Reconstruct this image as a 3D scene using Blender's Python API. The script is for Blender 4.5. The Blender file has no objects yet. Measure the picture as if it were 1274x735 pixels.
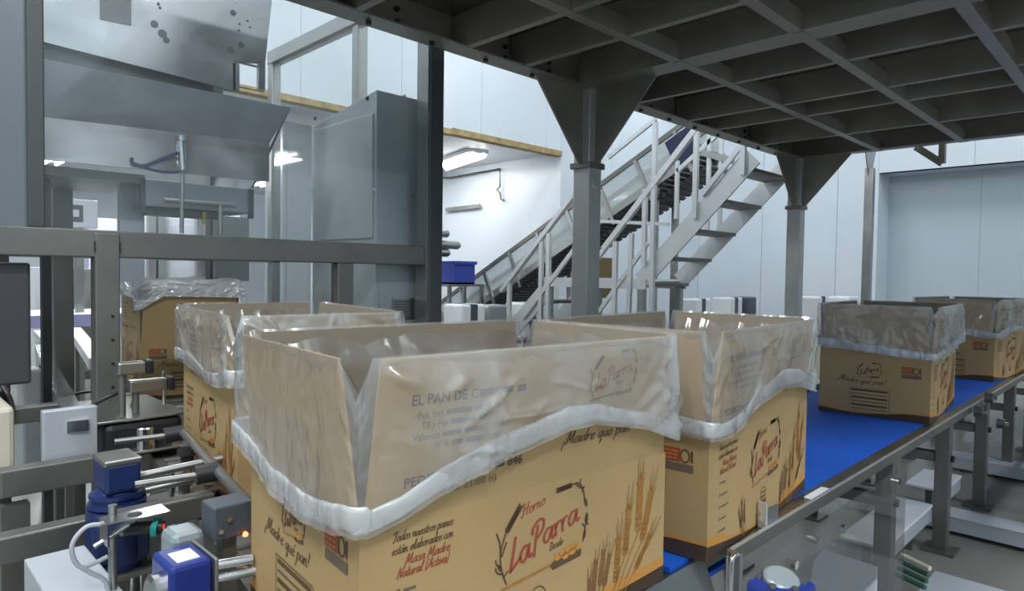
import bpy, math, random
from mathutils import Vector, Matrix, noise
random.seed(7)
PI = math.pi
C = bpy.context.scene.collection

# ------------------------------------------------------------------ camera
FPX, YAW, PITCH, ROLL = 827.18, 0.784702, 0.0333512, 0.0146959
CAM = Vector((0, 0, 1.1545))
FW = Vector((math.cos(YAW) * math.cos(PITCH), math.sin(YAW) * math.cos(PITCH), -math.sin(PITCH)))
RT0 = Vector((math.sin(YAW), -math.cos(YAW), 0)); UP0 = RT0.cross(FW)
RT = math.cos(ROLL) * RT0 + math.sin(ROLL) * UP0
UP = -math.sin(ROLL) * RT0 + math.cos(ROLL) * UP0
cd = bpy.data.cameras.new('camera'); cam = bpy.data.objects.new('camera', cd); C.objects.link(cam)
cd.sensor_width = 36; cd.lens = FPX * 36 / 1274; cd.clip_start = .02; cd.clip_end = 100
m = Matrix.Identity(4)
for i in range(3):
    m[i][0], m[i][1], m[i][2], m[i][3] = RT[i], UP[i], -FW[i], CAM[i]
cam.matrix_world = m
S = bpy.context.scene
S.camera = cam
S.view_settings.view_transform = 'Standard'; S.view_settings.look = 'None'
S.view_settings.exposure = 0.55; S.view_settings.gamma = 1; S.view_settings.use_curve_mapping = False
S.cycles.transparent_max_bounces = 32
S.cycles.max_bounces = 8

def at(px, py, X=None, Y=None, Z=None):
    """layout helper: the point on an axis plane seen at photo pixel (px, py)"""
    d = FW + RT * ((px - 637) / FPX) - UP * ((py - 367.5) / FPX)
    if X is not None: t = X / d.x
    elif Y is not None: t = Y / d.y
    else: t = (Z - CAM.z) / d.z
    return CAM + d * t

# ------------------------------------------------------------------ world and lamps
w = bpy.data.worlds.new('world'); S.world = w; w.use_nodes = True
w.node_tree.nodes['Background'].inputs[0].default_value = (.55, .6, .65, 1)
w.node_tree.nodes['Background'].inputs[1].default_value = .15
def area(name, loc, sx, sy, power, col=(.93, .985, 1), rot=(0, 0, 0)):
    l = bpy.data.lights.new(name, 'AREA'); l.shape = 'RECTANGLE'; l.size = sx; l.size_y = sy
    l.energy = power; l.color = col
    o = bpy.data.objects.new(name, l); o.location = loc; o.rotation_euler = rot; C.objects.link(o); return o
CEIL = 5.2
UNSEEN_HALL_LAMPS = [(1.0, 4.2, 62), (4.6, 4.4, 36), (8.4, 4.4, 34), (-1.6, 1.6, 125), (-1.6, -2.2, 175), (2.2, -3.6, 110), (6.6, -3.6, 40), (8.6, .8, 40)]  # unseen ceiling lamps, placed and powered to light cartons, walls and stair
for x, y, p in UNSEEN_HALL_LAMPS:
    area('unseen_hall_light', (x, y, CEIL - .16), 1.5, .5, p)
ANNEX_Z = 2.76
ANNEX_LAMPS = [(5.5, 8.0, 15), (2.2, 8.0, 45), (-.4, 9.0, 45), (2.2, 11.5, 50), (5.4, 11.5, 22)]
for x, y, p in ANNEX_LAMPS:
    area('annex_lamp_light', (x, y, ANNEX_Z - .12), .3, 1.3, p)

# ------------------------------------------------------------------ materials
def mat(name, col, rough=.5, metal=0., var=0., vscale=6., rvar=0., bump=0., bscale=60., stretch=(1, 1, 1), emit=None, spec=.5, coat=0.):
    M = bpy.data.materials.new(name); M.use_nodes = True
    nt = M.node_tree; N = nt.nodes; L = nt.links; b = N['Principled BSDF']
    b.inputs['Base Color'].default_value = (*col, 1); b.inputs['Roughness'].default_value = rough
    b.inputs['Metallic'].default_value = metal; b.inputs['Specular IOR Level'].default_value = spec
    b.inputs['Coat Weight'].default_value = coat
    if emit:
        b.inputs['Emission Color'].default_value = (*emit[0], 1); b.inputs['Emission Strength'].default_value = emit[1]
    if var or rvar or bump:
        tc = N.new('ShaderNodeTexCoord'); mp = N.new('ShaderNodeMapping'); L.new(tc.outputs['Object'], mp.inputs[0])
        mp.inputs['Scale'].default_value = stretch
    if var or rvar:
        nz = N.new('ShaderNodeTexNoise'); nz.inputs['Scale'].default_value = vscale; nz.inputs['Detail'].default_value = 6
        L.new(mp.outputs[0], nz.inputs['Vector'])
    if var:
        r = N.new('ShaderNodeMapRange'); r.inputs[1].default_value = .3; r.inputs[2].default_value = .7
        r.inputs[3].default_value = 1 - var; r.inputs[4].default_value = 1 + var * .5
        L.new(nz.outputs[0], r.inputs[0])
        mx = N.new('ShaderNodeVectorMath'); mx.operation = 'SCALE'; mx.inputs[0].default_value = col
        L.new(r.outputs[0], mx.inputs['Scale']); L.new(mx.outputs[0], b.inputs['Base Color'])
    if rvar:
        r = N.new('ShaderNodeMapRange'); r.inputs[1].default_value = .3; r.inputs[2].default_value = .7
        r.inputs[3].default_value = max(.02, rough - rvar); r.inputs[4].default_value = rough + rvar
        L.new(nz.outputs[0], r.inputs[0]); L.new(r.outputs[0], b.inputs['Roughness'])
    if bump:
        n2 = N.new('ShaderNodeTexNoise'); n2.inputs['Scale'].default_value = bscale; n2.inputs['Detail'].default_value = 3
        L.new(mp.outputs[0], n2.inputs['Vector'])
        bp = N.new('ShaderNodeBump'); bp.inputs['Strength'].default_value = bump; bp.inputs['Distance'].default_value = .01
        L.new(n2.outputs[0], bp.inputs['Height']); L.new(bp.outputs[0], b.inputs['Normal'])
    return M

def schlick(N, L, f0, bp=None, gain=.8):
    lw = N.new('ShaderNodeLayerWeight'); lw.inputs[0].default_value = .5
    if bp: L.new(bp.outputs[0], lw.inputs['Normal'])
    p = N.new('ShaderNodeMath'); p.operation = 'POWER'; p.inputs[1].default_value = 5; L.new(lw.outputs['Facing'], p.inputs[0])
    a = N.new('ShaderNodeMath'); a.operation = 'MULTIPLY_ADD'; a.inputs[1].default_value = gain; a.inputs[2].default_value = f0; L.new(p.outputs[0], a.inputs[0])
    return a.outputs[0]
def film(name, lo, hi, col, rough, scale, stretch=(1, 1, 1), bump=.4, bscale=25.):
    """plastic film: clear with milky patches and a sheen"""
    M = bpy.data.materials.new(name); M.use_nodes = True
    nt = M.node_tree; N = nt.nodes; L = nt.links; b = N['Principled BSDF']; out = N['Material Output']
    b.inputs['Base Color'].default_value = (*col, 1); b.inputs['Roughness'].default_value = rough
    b.inputs['Specular IOR Level'].default_value = .8
    tc = N.new('ShaderNodeTexCoord'); mp = N.new('ShaderNodeMapping'); mp.inputs['Scale'].default_value = stretch
    L.new(tc.outputs['Object'], mp.inputs[0])
    nz = N.new('ShaderNodeTexNoise'); nz.inputs['Scale'].default_value = scale; nz.inputs['Detail'].default_value = 4; nz.inputs['Distortion'].default_value = .6
    L.new(mp.outputs[0], nz.inputs['Vector'])
    r = N.new('ShaderNodeMapRange'); r.inputs[1].default_value = .38; r.inputs[2].default_value = .72
    r.inputs[3].default_value = lo; r.inputs[4].default_value = hi; L.new(nz.outputs[0], r.inputs[0])
    n2 = N.new('ShaderNodeTexNoise'); n2.inputs['Scale'].default_value = bscale; n2.inputs['Detail'].default_value = 1.5; n2.inputs['Distortion'].default_value = .8
    L.new(mp.outputs[0], n2.inputs['Vector'])
    bp = N.new('ShaderNodeBump'); bp.inputs['Strength'].default_value = bump; bp.inputs['Distance'].default_value = .012
    L.new(n2.outputs[0], bp.inputs['Height']); L.new(bp.outputs[0], b.inputs['Normal'])
    tr = N.new('ShaderNodeBsdfTransparent'); tr.inputs[0].default_value = (.97, .97, .97, 1)
    mx = N.new('ShaderNodeMixShader'); L.new(r.outputs[0], mx.inputs[0]); L.new(tr.outputs[0], mx.inputs[1]); L.new(b.outputs[0], mx.inputs[2])
    gl = N.new('ShaderNodeBsdfGlossy'); gl.inputs['Roughness'].default_value = .17; L.new(bp.outputs[0], gl.inputs['Normal'])
    m2 = N.new('ShaderNodeMixShader'); L.new(schlick(N, L, .085, bp), m2.inputs[0]); L.new(mx.outputs[0], m2.inputs[1]); L.new(gl.outputs[0], m2.inputs[2])
    L.new(m2.outputs[0], out.inputs[0]); return M

KRAFT = mat('kraft_board', (.42, .278, .125), .62, var=.06, vscale=9, bump=.03, bscale=140)
KRAFT_IN_SHADE = mat('kraft_inner_shaded', (.27, .22, .165), .75, var=.08, vscale=9)  # greyed darker than the board: shade and film haze put into the colour
PRINT_BROWN = mat('ink_brown', (.115, .062, .03), .55)
PRINT_GREY = mat('ink_grey_brown', (.14, .105, .07), .55)
PRINT_RED = mat('ink_red', (.33, .062, .035), .55)
PRINT_DKRED = mat('ink_dark_red', (.16, .045, .025), .55)
PRINT_GOLD = mat('ink_gold', (.38, .175, .04), .55, var=.25, vscale=60)
PRINT_ORANGE = mat('ink_orange', (.52, .24, .05), .55)
PRINT_WAVE = mat('ink_dark_wave', (.055, .032, .02), .5)
LINER = film('clear_liner', .17, .54, (.70, .70, .705), .26, 3.2, (1, 1, .45), .4, 9)
LINER_IN = film('clear_liner_inside', .02, .16, (.75, .75, .75), .3, 5, (1, 1, .45), .4, 6)
HEM = film('milky_hem', .28, .62, (.78, .80, .83), .34, 6, (1, 1, 1.5), .3, 12)
STEEL = mat('brushed_stainless', (.40, .40, .385), .36, 1, var=.12, vscale=5, rvar=.08)
MILKY = film('milky_film', .6, .92, (.76, .78, .81), .35, 6, (1, 1, 1), .3, 10)
STEEL_DK = mat('dull_stainless', (.21, .205, .19), .42, .7, var=.15, vscale=4, rvar=.08)
STEEL_DECK = mat('deck_stainless', (.30, .28, .24), .42, .6, var=.25, vscale=3.5, rvar=.12)
DECK_RIB = mat('deck_rib_stainless', (.31, .295, .26), .42, .45, var=.2, vscale=4, rvar=.08)
COLUMN = mat('column_stainless', (.47, .47, .455), .38, .45, var=.1, vscale=5, rvar=.06)
DECK_PLATE = mat('deck_plate_stainless', (.42, .38, .30), .24, .85, var=.3, vscale=2.5, rvar=.14, bump=.25, bscale=5)
STEEL_BR = mat('bright_stainless', (.66, .66, .66), .2, 1, rvar=.05, vscale=12)
STEEL_HOP = mat('smeared_stainless', (.37, .385, .41), .38, 1, var=.28, vscale=4.5, rvar=.16)
STEEL_MIR = mat('polished_side_plate', (.33, .33, .32), .16, 1, rvar=.05, vscale=3)
ALU = mat('pale_aluminium', (.70, .71, .72), .38, .75, var=.06, vscale=6)
GREY_PAINT = mat('grey_enclosure_paint', (.33, .375, .40), .30, .3, var=.06, vscale=2)
GREY_DARK = mat('dark_grey_paint', (.07, .075, .078), .4, .2)
BLACK = mat('black_plastic', (.018, .018, .02), .45)
NAVY = mat('navy_casting', (.012, .026, .11), .36)
BLUE = mat('blue_motor_paint', (.012, .03, .21), .3, coat=.3)
BELT = mat('blue_belt', (.002, .085, .50), .65, bump=.03, bscale=300)
CRATE_BLUE = mat('blue_crate_plastic', (.03, .055, .30), .4)
WHITE_PANEL = mat('white_wall_panel', (.67, .735, .80), .3, var=.03, vscale=1.5)
WHITE_CEIL = mat('white_ceiling_panel', (.76, .78, .81), .45)
GREY_PANEL = mat('grey_recess_panel', (.48, .56, .62), .4, var=.04, vscale=1)
FLOOR = mat('grey_resin_floor', (.20, .195, .175), .34, var=.16, vscale=1.3, rvar=.12)
FOAM = mat('yellow_foam_edge', (.42, .32, .16), .85, var=.4, vscale=9, bump=.6, bscale=40)
WHITE = mat('white_plastic', (.78, .80, .84), .4, var=.05, vscale=8)
WHITE_MET = mat('white_sheet_metal', (.52, .55, .60), .38, .25, var=.08, vscale=4)
CREAM = mat('cream_plastic', (.60, .55, .45), .5, var=.06, vscale=4)
STRIPE = mat('dark_stripe', (.07, .08, .10), .5)
CABLE = mat('grey_cable', (.42, .43, .47), .45)
CABLE_DK = mat('black_cable', (.02, .02, .022), .45)
TEAL = mat('teal_ring', (.01, .30, .27), .35)
REDLENS = mat('red_sensor_lens', (.5, .02, .02), .2, emit=((1, .06, .03), .6))
REDGLOW = mat('red_beam_glow', (.8, .05, .03), .2, emit=((1, .12, .05), 5))  # glow for the added red dot by the big carton
GREEN = mat('green_hose', (.03, .09, .06), .4)
YELLOW = mat('yellow_plate', (.45, .42, .05), .5)
TANBOX = mat('tan_drive_box', (.22, .16, .06), .5)
LIGHTBLUE = mat('light_blue_cap', (.08, .35, .65), .4)
TUBE = mat('lamp_tube', (1, 1, 1), .4, emit=((1, .99, .97), 9))
def clear(name, mixv=.06, tint=(.93, .95, .95)):
    M = bpy.data.materials.new(name); M.use_nodes = True
    nt = M.node_tree; N = nt.nodes; L = nt.links; out = N['Material Output']; b = N['Principled BSDF']
    b.inputs['Base Color'].default_value = (.7, .75, .78, 1); b.inputs['Roughness'].default_value = .35
    tr = N.new('ShaderNodeBsdfTransparent'); tr.inputs[0].default_value = (*tint, 1)
    g = N.new('ShaderNodeBsdfGlossy'); g.inputs['Roughness'].default_value = .04
    m0 = N.new('ShaderNodeMixShader'); m0.inputs[0].default_value = mixv; L.new(tr.outputs[0], m0.inputs[1]); L.new(b.outputs[0], m0.inputs[2])
    m1 = N.new('ShaderNodeMixShader'); L.new(schlick(N, L, .03, None, .35), m1.inputs[0]); L.new(m0.outputs[0], m1.inputs[1]); L.new(g.outputs[0], m1.inputs[2])
    L.new(m1.outputs[0], out.inputs[0]); return M
SMUDGE = mat('dark_smudge', (.10, .105, .11), .55, .4)
PANEL_DK = mat('grey_panel_paint', (.16, .185, .20), .3, .2, var=.15, vscale=1.5)
CLEAR = clear('clear_polycarbonate', .03, (.97, .98, .98))
HAZY = clear('hazy_guard', .35, (.8, .82, .82))
CLEAR_SHADED = clear('shade_tinted_guard', .03, (.80, .80, .78))  # grey tint puts the shade of the floor under the belt into the sheet

# ------------------------------------------------------------------ mesh helpers
WM = {}
class MB:
    def __init__(s): s.v = []; s.f = []; s.sm = []
    def add(s, vs, fs, smooth=False):
        k = len(s.v); s.v += [Vector(p) for p in vs]; s.f += [tuple(i + k for i in q) for q in fs]; s.sm += [smooth] * len(fs); return s
    def hexa(s, p):
        return s.add(p, [(0, 3, 2, 1), (4, 5, 6, 7), (0, 1, 5, 4), (1, 2, 6, 5), (2, 3, 7, 6), (3, 0, 4, 7)])
    def box(s, x0, x1, y0, y1, z0, z1, b=0.):
        if b <= 0:
            return s.hexa([(x0, y0, z0), (x1, y0, z0), (x1, y1, z0), (x0, y1, z0), (x0, y0, z1), (x1, y0, z1), (x1, y1, z1), (x0, y1, z1)])
        import bmesh
        bm = bmesh.new(); bmesh.ops.create_cube(bm, size=1)
        for q in bm.verts: q.co = Vector(((x0 + x1) / 2 + q.co.x * (x1 - x0), (y0 + y1) / 2 + q.co.y * (y1 - y0), (z0 + z1) / 2 + q.co.z * (z1 - z0)))
        bmesh.ops.bevel(bm, geom=bm.edges[:], offset=b, segments=2, affect='EDGES', profile=.5)
        bm.verts.index_update()
        s.add([q.co.copy() for q in bm.verts], [[q.index for q in f.verts] for f in bm.faces]); bm.free(); return s
    def bar(s, a, b, w, h, up=(0, 0, 1)):
        a = Vector(a); b = Vector(b); d = (b - a).normalized(); u = Vector(up)
        if abs(d.dot(u)) > .98: u = Vector((1, 0, 0)) if abs(d.x) < .9 else Vector((0, 1, 0))
        r = d.cross(u).normalized(); u = r.cross(d).normalized(); r *= w / 2; u *= h / 2
        return s.hexa([a - r - u, a + r - u, a + r + u, a - r + u, b - r - u, b + r - u, b + r + u, b - r + u])
    def tube(s, pts, r, n=10, caps=True, radii=None):
        pts = [Vector(p) for p in pts]; vs = []; fs = []
        prev = None
        for i, p in enumerate(pts):
            d = ((pts[min(i + 1, len(pts) - 1)] - pts[max(i - 1, 0)])).normalized()
            if prev is None:
                u = Vector((0, 0, 1)) if abs(d.z) < .9 else Vector((1, 0, 0)); u = (u - d * u.dot(d)).normalized()
            else: u = (prev - d * prev.dot(d)).normalized()
            prev = u; q = d.cross(u); rr = radii[i] if radii else r
            vs += [p + (u * math.cos(2 * PI * k / n) + q * math.sin(2 * PI * k / n)) * rr for k in range(n)]
        for i in range(len(pts) - 1):
            for k in range(n): fs.append((i * n + k, i * n + (k + 1) % n, (i + 1) * n + (k + 1) % n, (i + 1) * n + k))
        s.add(vs, fs, True)
        if caps: s.add(vs[:n], [tuple(range(n))[::-1]]); s.add(vs[-n:], [tuple(range(n))])
        return s
    def lathe(s, base, axis, prof, n=20):
        base = Vector(base); d = Vector(axis).normalized()
        pts = [base + d * h for h, r in prof]; vs = []; fs = []
        u = Vector((0, 0, 1)) if abs(d.z) < .9 else Vector((1, 0, 0)); u = (u - d * u.dot(d)).normalized(); q = d.cross(u)
        for (h, r), p in zip(prof, pts): vs += [p + (u * math.cos(2 * PI * k / n) + q * math.sin(2 * PI * k / n)) * max(r, .0001) for k in range(n)]
        for i in range(len(prof) - 1):
            for k in range(n): fs.append((i * n + k, i * n + (k + 1) % n, (i + 1) * n + (k + 1) % n, (i + 1) * n + k))
        return s.add(vs, fs, False)
    def prism(s, poly, off):
        n = len(poly); a = [Vector(p) for p in poly]; o = Vector(off)
        return s.add(a + [p + o for p in a], [tuple(range(n))[::-1], tuple(range(n, 2 * n))] + [(i, (i + 1) % n, n + (i + 1) % n, n + i) for i in range(n)])
    def build(s, name, material, parent=None, bevel=0.):
        me = bpy.data.meshes.new(name)
        M = WM.get(parent.name) if parent is not None else None
        inv = M.inverted() if M is not None else None
        me.from_pydata([tuple(inv @ p) if inv is not None else tuple(p) for p in s.v], [], s.f)
        me.polygons.foreach_set('use_smooth', s.sm)
        me.materials.append(material); me.update()
        import bmesh
        bm = bmesh.new(); bm.from_mesh(me); bmesh.ops.recalc_face_normals(bm, faces=bm.faces[:]); bm.to_mesh(me); bm.free()
        o = bpy.data.objects.new(name, me); C.objects.link(o)
        if parent is not None: o.parent = parent; WM[o.name] = M if M is not None else Matrix.Identity(4)
        else: WM[o.name] = Matrix.Identity(4)
        if bevel:
            bv = o.modifiers.new('bevel', 'BEVEL'); bv.width = bevel; bv.segments = 2; bv.limit_method = 'ANGLE'
        return o
def tag(o, label, cat, group=None):
    o['label'] = label; o['category'] = cat
    if group: o['group'] = group
    return o
def thing(name, label, cat, loc=(0, 0, 0), rz=0., group=None):
    o = bpy.data.objects.new(name, None); C.objects.link(o); o.location = loc; o.rotation_euler = (0, 0, rz)
    o.empty_display_size = .1
    WM[o.name] = Matrix.Translation(Vector(loc)) @ Matrix.Rotation(rz, 4, 'Z')
    return tag(o, label, cat, group)
def struct(o): o['kind'] = 'structure'; return o
def smooth_pts(pts, k=6):
    P = [Vector(p) for p in pts]; out = []
    for i in range(len(P) - 1):
        p0, p1, p2, p3 = P[max(i - 1, 0)], P[i], P[i + 1], P[min(i + 2, len(P) - 1)]
        for j in range(k):
            t = j / k
            out.append(.5 * ((2 * p1) + (p2 - p0) * t + (2 * p0 - 5 * p1 + 4 * p2 - p3) * t * t + (3 * p1 - p0 - 3 * p2 + p3) * t ** 3))
    return out + [P[-1]]

# ------------------------------------------------------------------ the room
XR, YB = 10.5, 5.9
X0, Y0 = -5.0, -5.0
struct(MB().box(X0 - .2, XR + 1.2, Y0 - .2, 15.2, -.1, 0).build('floor', FLOOR))
struct(MB().box(X0 - .2, XR + .9, Y0 - .2, YB, CEIL, CEIL + .1).build('ceiling', WHITE_CEIL))
struct(MB().box(X0 - .1, X0, Y0, YB, 0, CEIL).build('wall_left', GREY_PANEL))
struct(MB().box(X0, XR, Y0 - .1, Y0, 0, CEIL).build('wall_front', GREY_PANEL))
OX1, OZ = 6.8, 2.78
wb = struct(MB().box(X0, XR + .6, YB + .05, YB + .14, OZ + .02, CEIL).box(OX1 + .02, XR + .6, YB + .05, YB + .14, 0, OZ + .02).build('wall_back', WHITE_PANEL))
x = X0
while x < XR - .05:
    x1 = min(x + 1.15, XR)
    zb = 0.0 if x >= OX1 - .01 else OZ
    if x < OX1 < x1 - .01: x1 = OX1
    MB().box(x + .002, x1 - .002, YB, YB + .05, zb, CEIL).build('wall_panel', WHITE_PANEL, wb)
    x = x1
RY, RZ = 3.08, 2.67
wr = struct(MB().box(XR + .05, XR + .14, RY, YB, 0, CEIL).box(XR + .05, XR + .14, Y0, RY, RZ, CEIL)
            .box(XR + .001, XR + .55, RY - .006, RY + .04, 0, RZ).box(XR + .02, XR + .55, Y0, RY + .04, RZ, RZ + .04).build('wall_right', WHITE_PANEL))
for y0, y1 in ((4.78, YB), (3.63, 4.78)):
    MB().box(XR, XR + .05, y0 + .003, y1 - .003, 0, CEIL).build('wall_panel', WHITE_PANEL, wr)
MB().box(XR, XR + .05, RY + .001, 3.627, 0, CEIL).build('wall_panel', WHITE_PANEL, wr)
y = RY
while y > Y0 + .1:
    y1 = max(y - 1.15, Y0)
    MB().box(XR, XR + .05, y1 + .002, y - .002, RZ, CEIL).build('wall_panel', WHITE_PANEL, wr)
    MB().box(XR + .5, XR + .55, y1 + .0015, y - .0015, 0, RZ).build('recess_panel', GREY_PANEL, wr)
    y = y1
struct(MB().box(X0, 4.9, YB - .012, YB + .10, OZ - .055, OZ + .005).box(4.9, OX1, YB - .018, YB + .10, OZ - .05, OZ + .02).build('trim_1', FOAM))
# room behind the opening
struct(MB().box(OX1 + .02, OX1 + .1, YB + .14, 15, 0, OZ + .1).build('wall_annex_right', WHITE_PANEL))
struct(MB().box(X0 - .1, OX1, YB + .14, 15, ANNEX_Z + .02, ANNEX_Z + .1).build('ceiling_annex', WHITE_CEIL))
struct(MB().box(X0 - .1, OX1, 15, 15.1, 0, OZ).build('wall_annex_back', WHITE_PANEL))
struct(MB().box(X0 - .1, X0, YB, 15, 0, OZ).build('wall_annex_left', WHITE_PANEL))
def lamp(x, y, z, lx, ly, label, group):
    t = thing('ceiling_light', label, 'light', (x, y, z), 0, group)
    MB().box(x - lx / 2, x + lx / 2, y - ly / 2, y + ly / 2, z - .05, z).build('housing', WHITE, t)
    n = 2
    for k in (-1, 1):
        if lx > ly: MB().tube([(x - lx * .47, y + k * ly * .25, z - .075), (x + lx * .47, y + k * ly * .25, z - .075)], .02, 8).build('tube', TUBE, t)
        else: MB().tube([(x + k * lx * .25, y - ly * .47, z - .075), (x + k * lx * .25, y + ly * .47, z - .075)], .02, 8).build('tube', TUBE, t)
for (x, y, p), wh in zip(UNSEEN_HALL_LAMPS, ('high over the left guard frame', 'high over the steel stair', 'high by the far wall corner', 'high above the left of the camera', 'high above and behind the camera', 'high behind the near edge of the platform', 'high over the right floor channels', 'high in front of the grey wall recess')): lamp(x, y, CEIL, 1.5, .3, 'unseen twin tube ceiling light ' + wh, 'unseen twin tube ceiling lights of the packing hall')
for (x, y, p), wh in zip(ANNEX_LAMPS, ('near the white right wall', 'seen behind the hopper', 'farthest left behind the hopper', 'deep in the room behind the hopper', 'deep in the room near its right wall')): lamp(x, y, ANNEX_Z + .02, .3, 1.3, 'low ceiling tube light of the back room, ' + wh, 'twin tube lights of the room behind')
la, lb = at(543, 208, Z=ANNEX_Z - .06), at(588, 192, Z=ANNEX_Z - .06)
t = thing('ceiling_light', 'bright twin tube light seen through the opening beside the dark post', 'light', la)
dv = (lb - la); sd = Vector((-dv.y, dv.x, 0)).normalized() * .16
MB().bar(la + sd * .5 + Vector((0, 0, .05)), lb + sd * .5 + Vector((0, 0, .05)), .3, .05).build('housing', WHITE, t)
for k in (0, 1): MB().tube([la + sd * k, lb + sd * k], .035, 10).build('tube', TUBE, t)

# ------------------------------------------------------------------ platform overhead
ZD = 2.13; EY = 2.25
DX0, DX1, DY0 = 1.02, 5.6, -.7
pf = thing('mezzanine_platform', 'dark steel mezzanine platform with ribbed underside over the blue belt', 'platform', (2.81, EY, 0))
ZT = ZD + .155
MB().box(DX0, DX1, DY0, EY + .06, ZT, ZT + .012).build('deck_plate', DECK_PLATE, pf)
def channel(mb, a, b, side, fl=.09, h=.2, th=.009):
    """C channel from a to b (lower web corner), flanges to 'side'"""
    a = Vector(a); b = Vector(b); sd = Vector(side)
    z = Vector((0, 0, 1))
    mb.prism([a, a + sd * fl, a + sd * fl + z * th, a + sd * th + z * th, a + sd * th + z * (h - th), a + sd * fl + z * (h - th), a + sd * fl + z * h, a + z * h], b - a); return mb
channel(MB(), (DX0, EY + .062, ZD - .002), (DX1, EY + .062, ZD - .002), (0, -1, 0), .11, .2).build('edge_beam', DECK_RIB, pf)
channel(MB(), (2.672, DY0, ZD - .002), (2.672, EY - .05, ZD - .002), (1, 0, 0), .14, ZT - ZD + .001).build('cross_beam', DECK_RIB, pf)
channel(MB(), (DX1, DY0, ZD), (DX1, EY + .055, ZD), (-1, 0, 0), .085, ZT - ZD - .001).build('cross_beam', DECK_RIB, pf)
channel(MB(), (DX0, DY0, ZD), (DX0, EY + .055, ZD), (1, 0, 0), .085, ZT - ZD - .001).build('cross_beam', DECK_RIB, pf)
channel(MB(), (DX0, DY0, ZD), (DX1, DY0, ZD), (0, 1, 0), .09, ZT - ZD - .001).build('edge_beam', DECK_RIB, pf)
for xj in (1.37, 1.92, 2.28, 3.19, 3.77, 4.12, 4.81):
    MB().box(xj - .017, xj + .017, DY0 + .01, EY + .045, ZD, ZT - .001).build('joist', DECK_RIB, pf, .002)
for yj in (1.64, 1.10, .57, .03, -.4):
    for xa, xb in ((DX0 + .01, 2.67), (2.685, DX1 - .01)):
        MB().box(xa, xb, yj - .025, yj + .025, ZD - .004, ZD + .07).build('stringer_rib', DECK_RIB, pf)
def column(x, label=None):
    a = .054
    c = MB().box(x - a, x + a, EY - a, EY + a, .012, ZD).build('column', COLUMN, pf, .006)
    MB().box(x - .11, x + .11, EY - .11, EY + .11, 0, .012).build('foot_plate', STEEL_DK, c)
    MB().box(x - a - .012, x + a + .012, EY - a - .012, EY + a + .012, 1.715, 1.745).build('collar', STEEL_DK, c)
    for sx in (-1, 1):
        MB().prism([(x + sx * a, EY - .006, ZD), (x + sx * .42, EY - .006, ZD), (x + sx * .075, EY - .006, 1.74), (x + sx * a, EY - .006, 1.74)], (0, .012, 0)).build('gusset', STEEL_DECK, c)
    MB().prism([(x - .006, EY - a, ZD), (x - .006, EY - .42, ZD), (x - .006, EY - .075, 1.74), (x - .006, EY - a, 1.74)], (.012, 0, 0)).build('gusset', STEEL_DECK, c)
    # bolts on the gusset plates
    return c
c2 = column(2.81); c3 = column(5.57)
NUM = c2
bm_ = MB()
for k in range(14):
    xb = 1.3 + k * .31
    for dz in (.05, .1): bm_.lathe((xb, EY + .052, ZD + dz), (0, -1, 0), [(0, .012), (.012, .012), (.012, 0)], 6)
for k in range(14): bm_.lathe((1.45 + k * .31, EY + .01, ZD), (0, 0, -1), [(0, .013), (.016, .012), (.016, 0)], 6)
bo = bm_.build('bolt', BLACK, pf); bo['kind'] = 'stuff'
p0, p1 = at(1140, 183, X=5.68), at(1172, 203, X=5.68)
MB().bar(p0, p1, .04, .05).bar(p1, p1 + Vector((0, 0, .16)), .04, .05).build('bracket', STEEL_DECK, pf)
sc = thing('support_column', 'slim pale steel column with flared head right of the platform', 'column', (7.4, EY, 0))
MB().box(7.36, 7.44, EY - .04, EY + .04, .012, 2.28).build('post', STEEL, sc, .004)
MB().prism([(7.36, EY, 2.2), (7.22, EY, 2.5), (7.58, EY, 2.5), (7.44, EY, 2.2)], (0, .01, 0)).build('flared_head', STEEL, sc)
MB().box(7.30, 7.50, EY - .1, EY + .1, 0, .012).build('foot_plate', STEEL, sc)

# ------------------------------------------------------------------ stair up to the platform
st = thing('steel_stair', 'pale metal stair with handrails climbing to the platform behind its columns', 'stair', (5.3, 4.0, 0))
SX0, SX1 = 5.0, 5.62
def zst(y): return 2.0 - (y - 2.47) * .985      # line of the tread fronts, upper flight
for sx in (SX0 - .012, SX1 + .012):
    MB().bar((sx, 2.36, zst(2.36) - .02), (sx, 3.36, zst(3.36) - .02), .02, .16).build('stringer', ALU, st)
for k in range(5):
    yy = 2.47 + k * .228; zz = 2.0 - k * .2285
    MB().box(SX0, SX1, yy - .13, yy + .09, zz - .03, zz, .004).build('tread', STEEL_DK, st)
ZL = 1.10
MB().box(SX0 - .02, SX1 + .04, 3.36, 4.5, ZL - .012, ZL).build('landing', STEEL, st)
for sx in (SX0 - .03, SX1 + .03): MB().box(sx - .01, sx + .01, 3.30, 4.5, ZL - .07, ZL + .02).build('landing_edge', ALU, st)
for (sx, yy) in ((SX0, 3.36), (SX1, 3.36), (SX0, 3.85), (SX0, 4.46), (SX1, 4.46)):
    MB().box(sx - .03, sx + .03, yy - .03, yy + .03, 0, ZL - .013).build('leg', STEEL, st)
for sx in (SX0 - .012, SX1 + .012):
    MB().bar((sx, 4.48, ZL - .1), (sx, 5.55, ZL - 1.08), .02, .18).build('stringer', ALU, st)
for k in range(4):
    yy = 4.62 + k * .22; zz = ZL - .22 - k * .22
    MB().box(SX0, SX1, yy - .11, yy + .11, zz - .03, zz, .004).build('tread', STEEL_DK, st)
def hr(pts, r=.021, name='handrail'):
    MB().tube(pts, r, 8).build(name, ALU, st)
hx = SX0 - .04
def L(px, py, X=hx): return at(px, py, X=X)
MB().bar(L(868, 158), L(751, 310), .046, .05).build('handrail', ALU, st)
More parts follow.
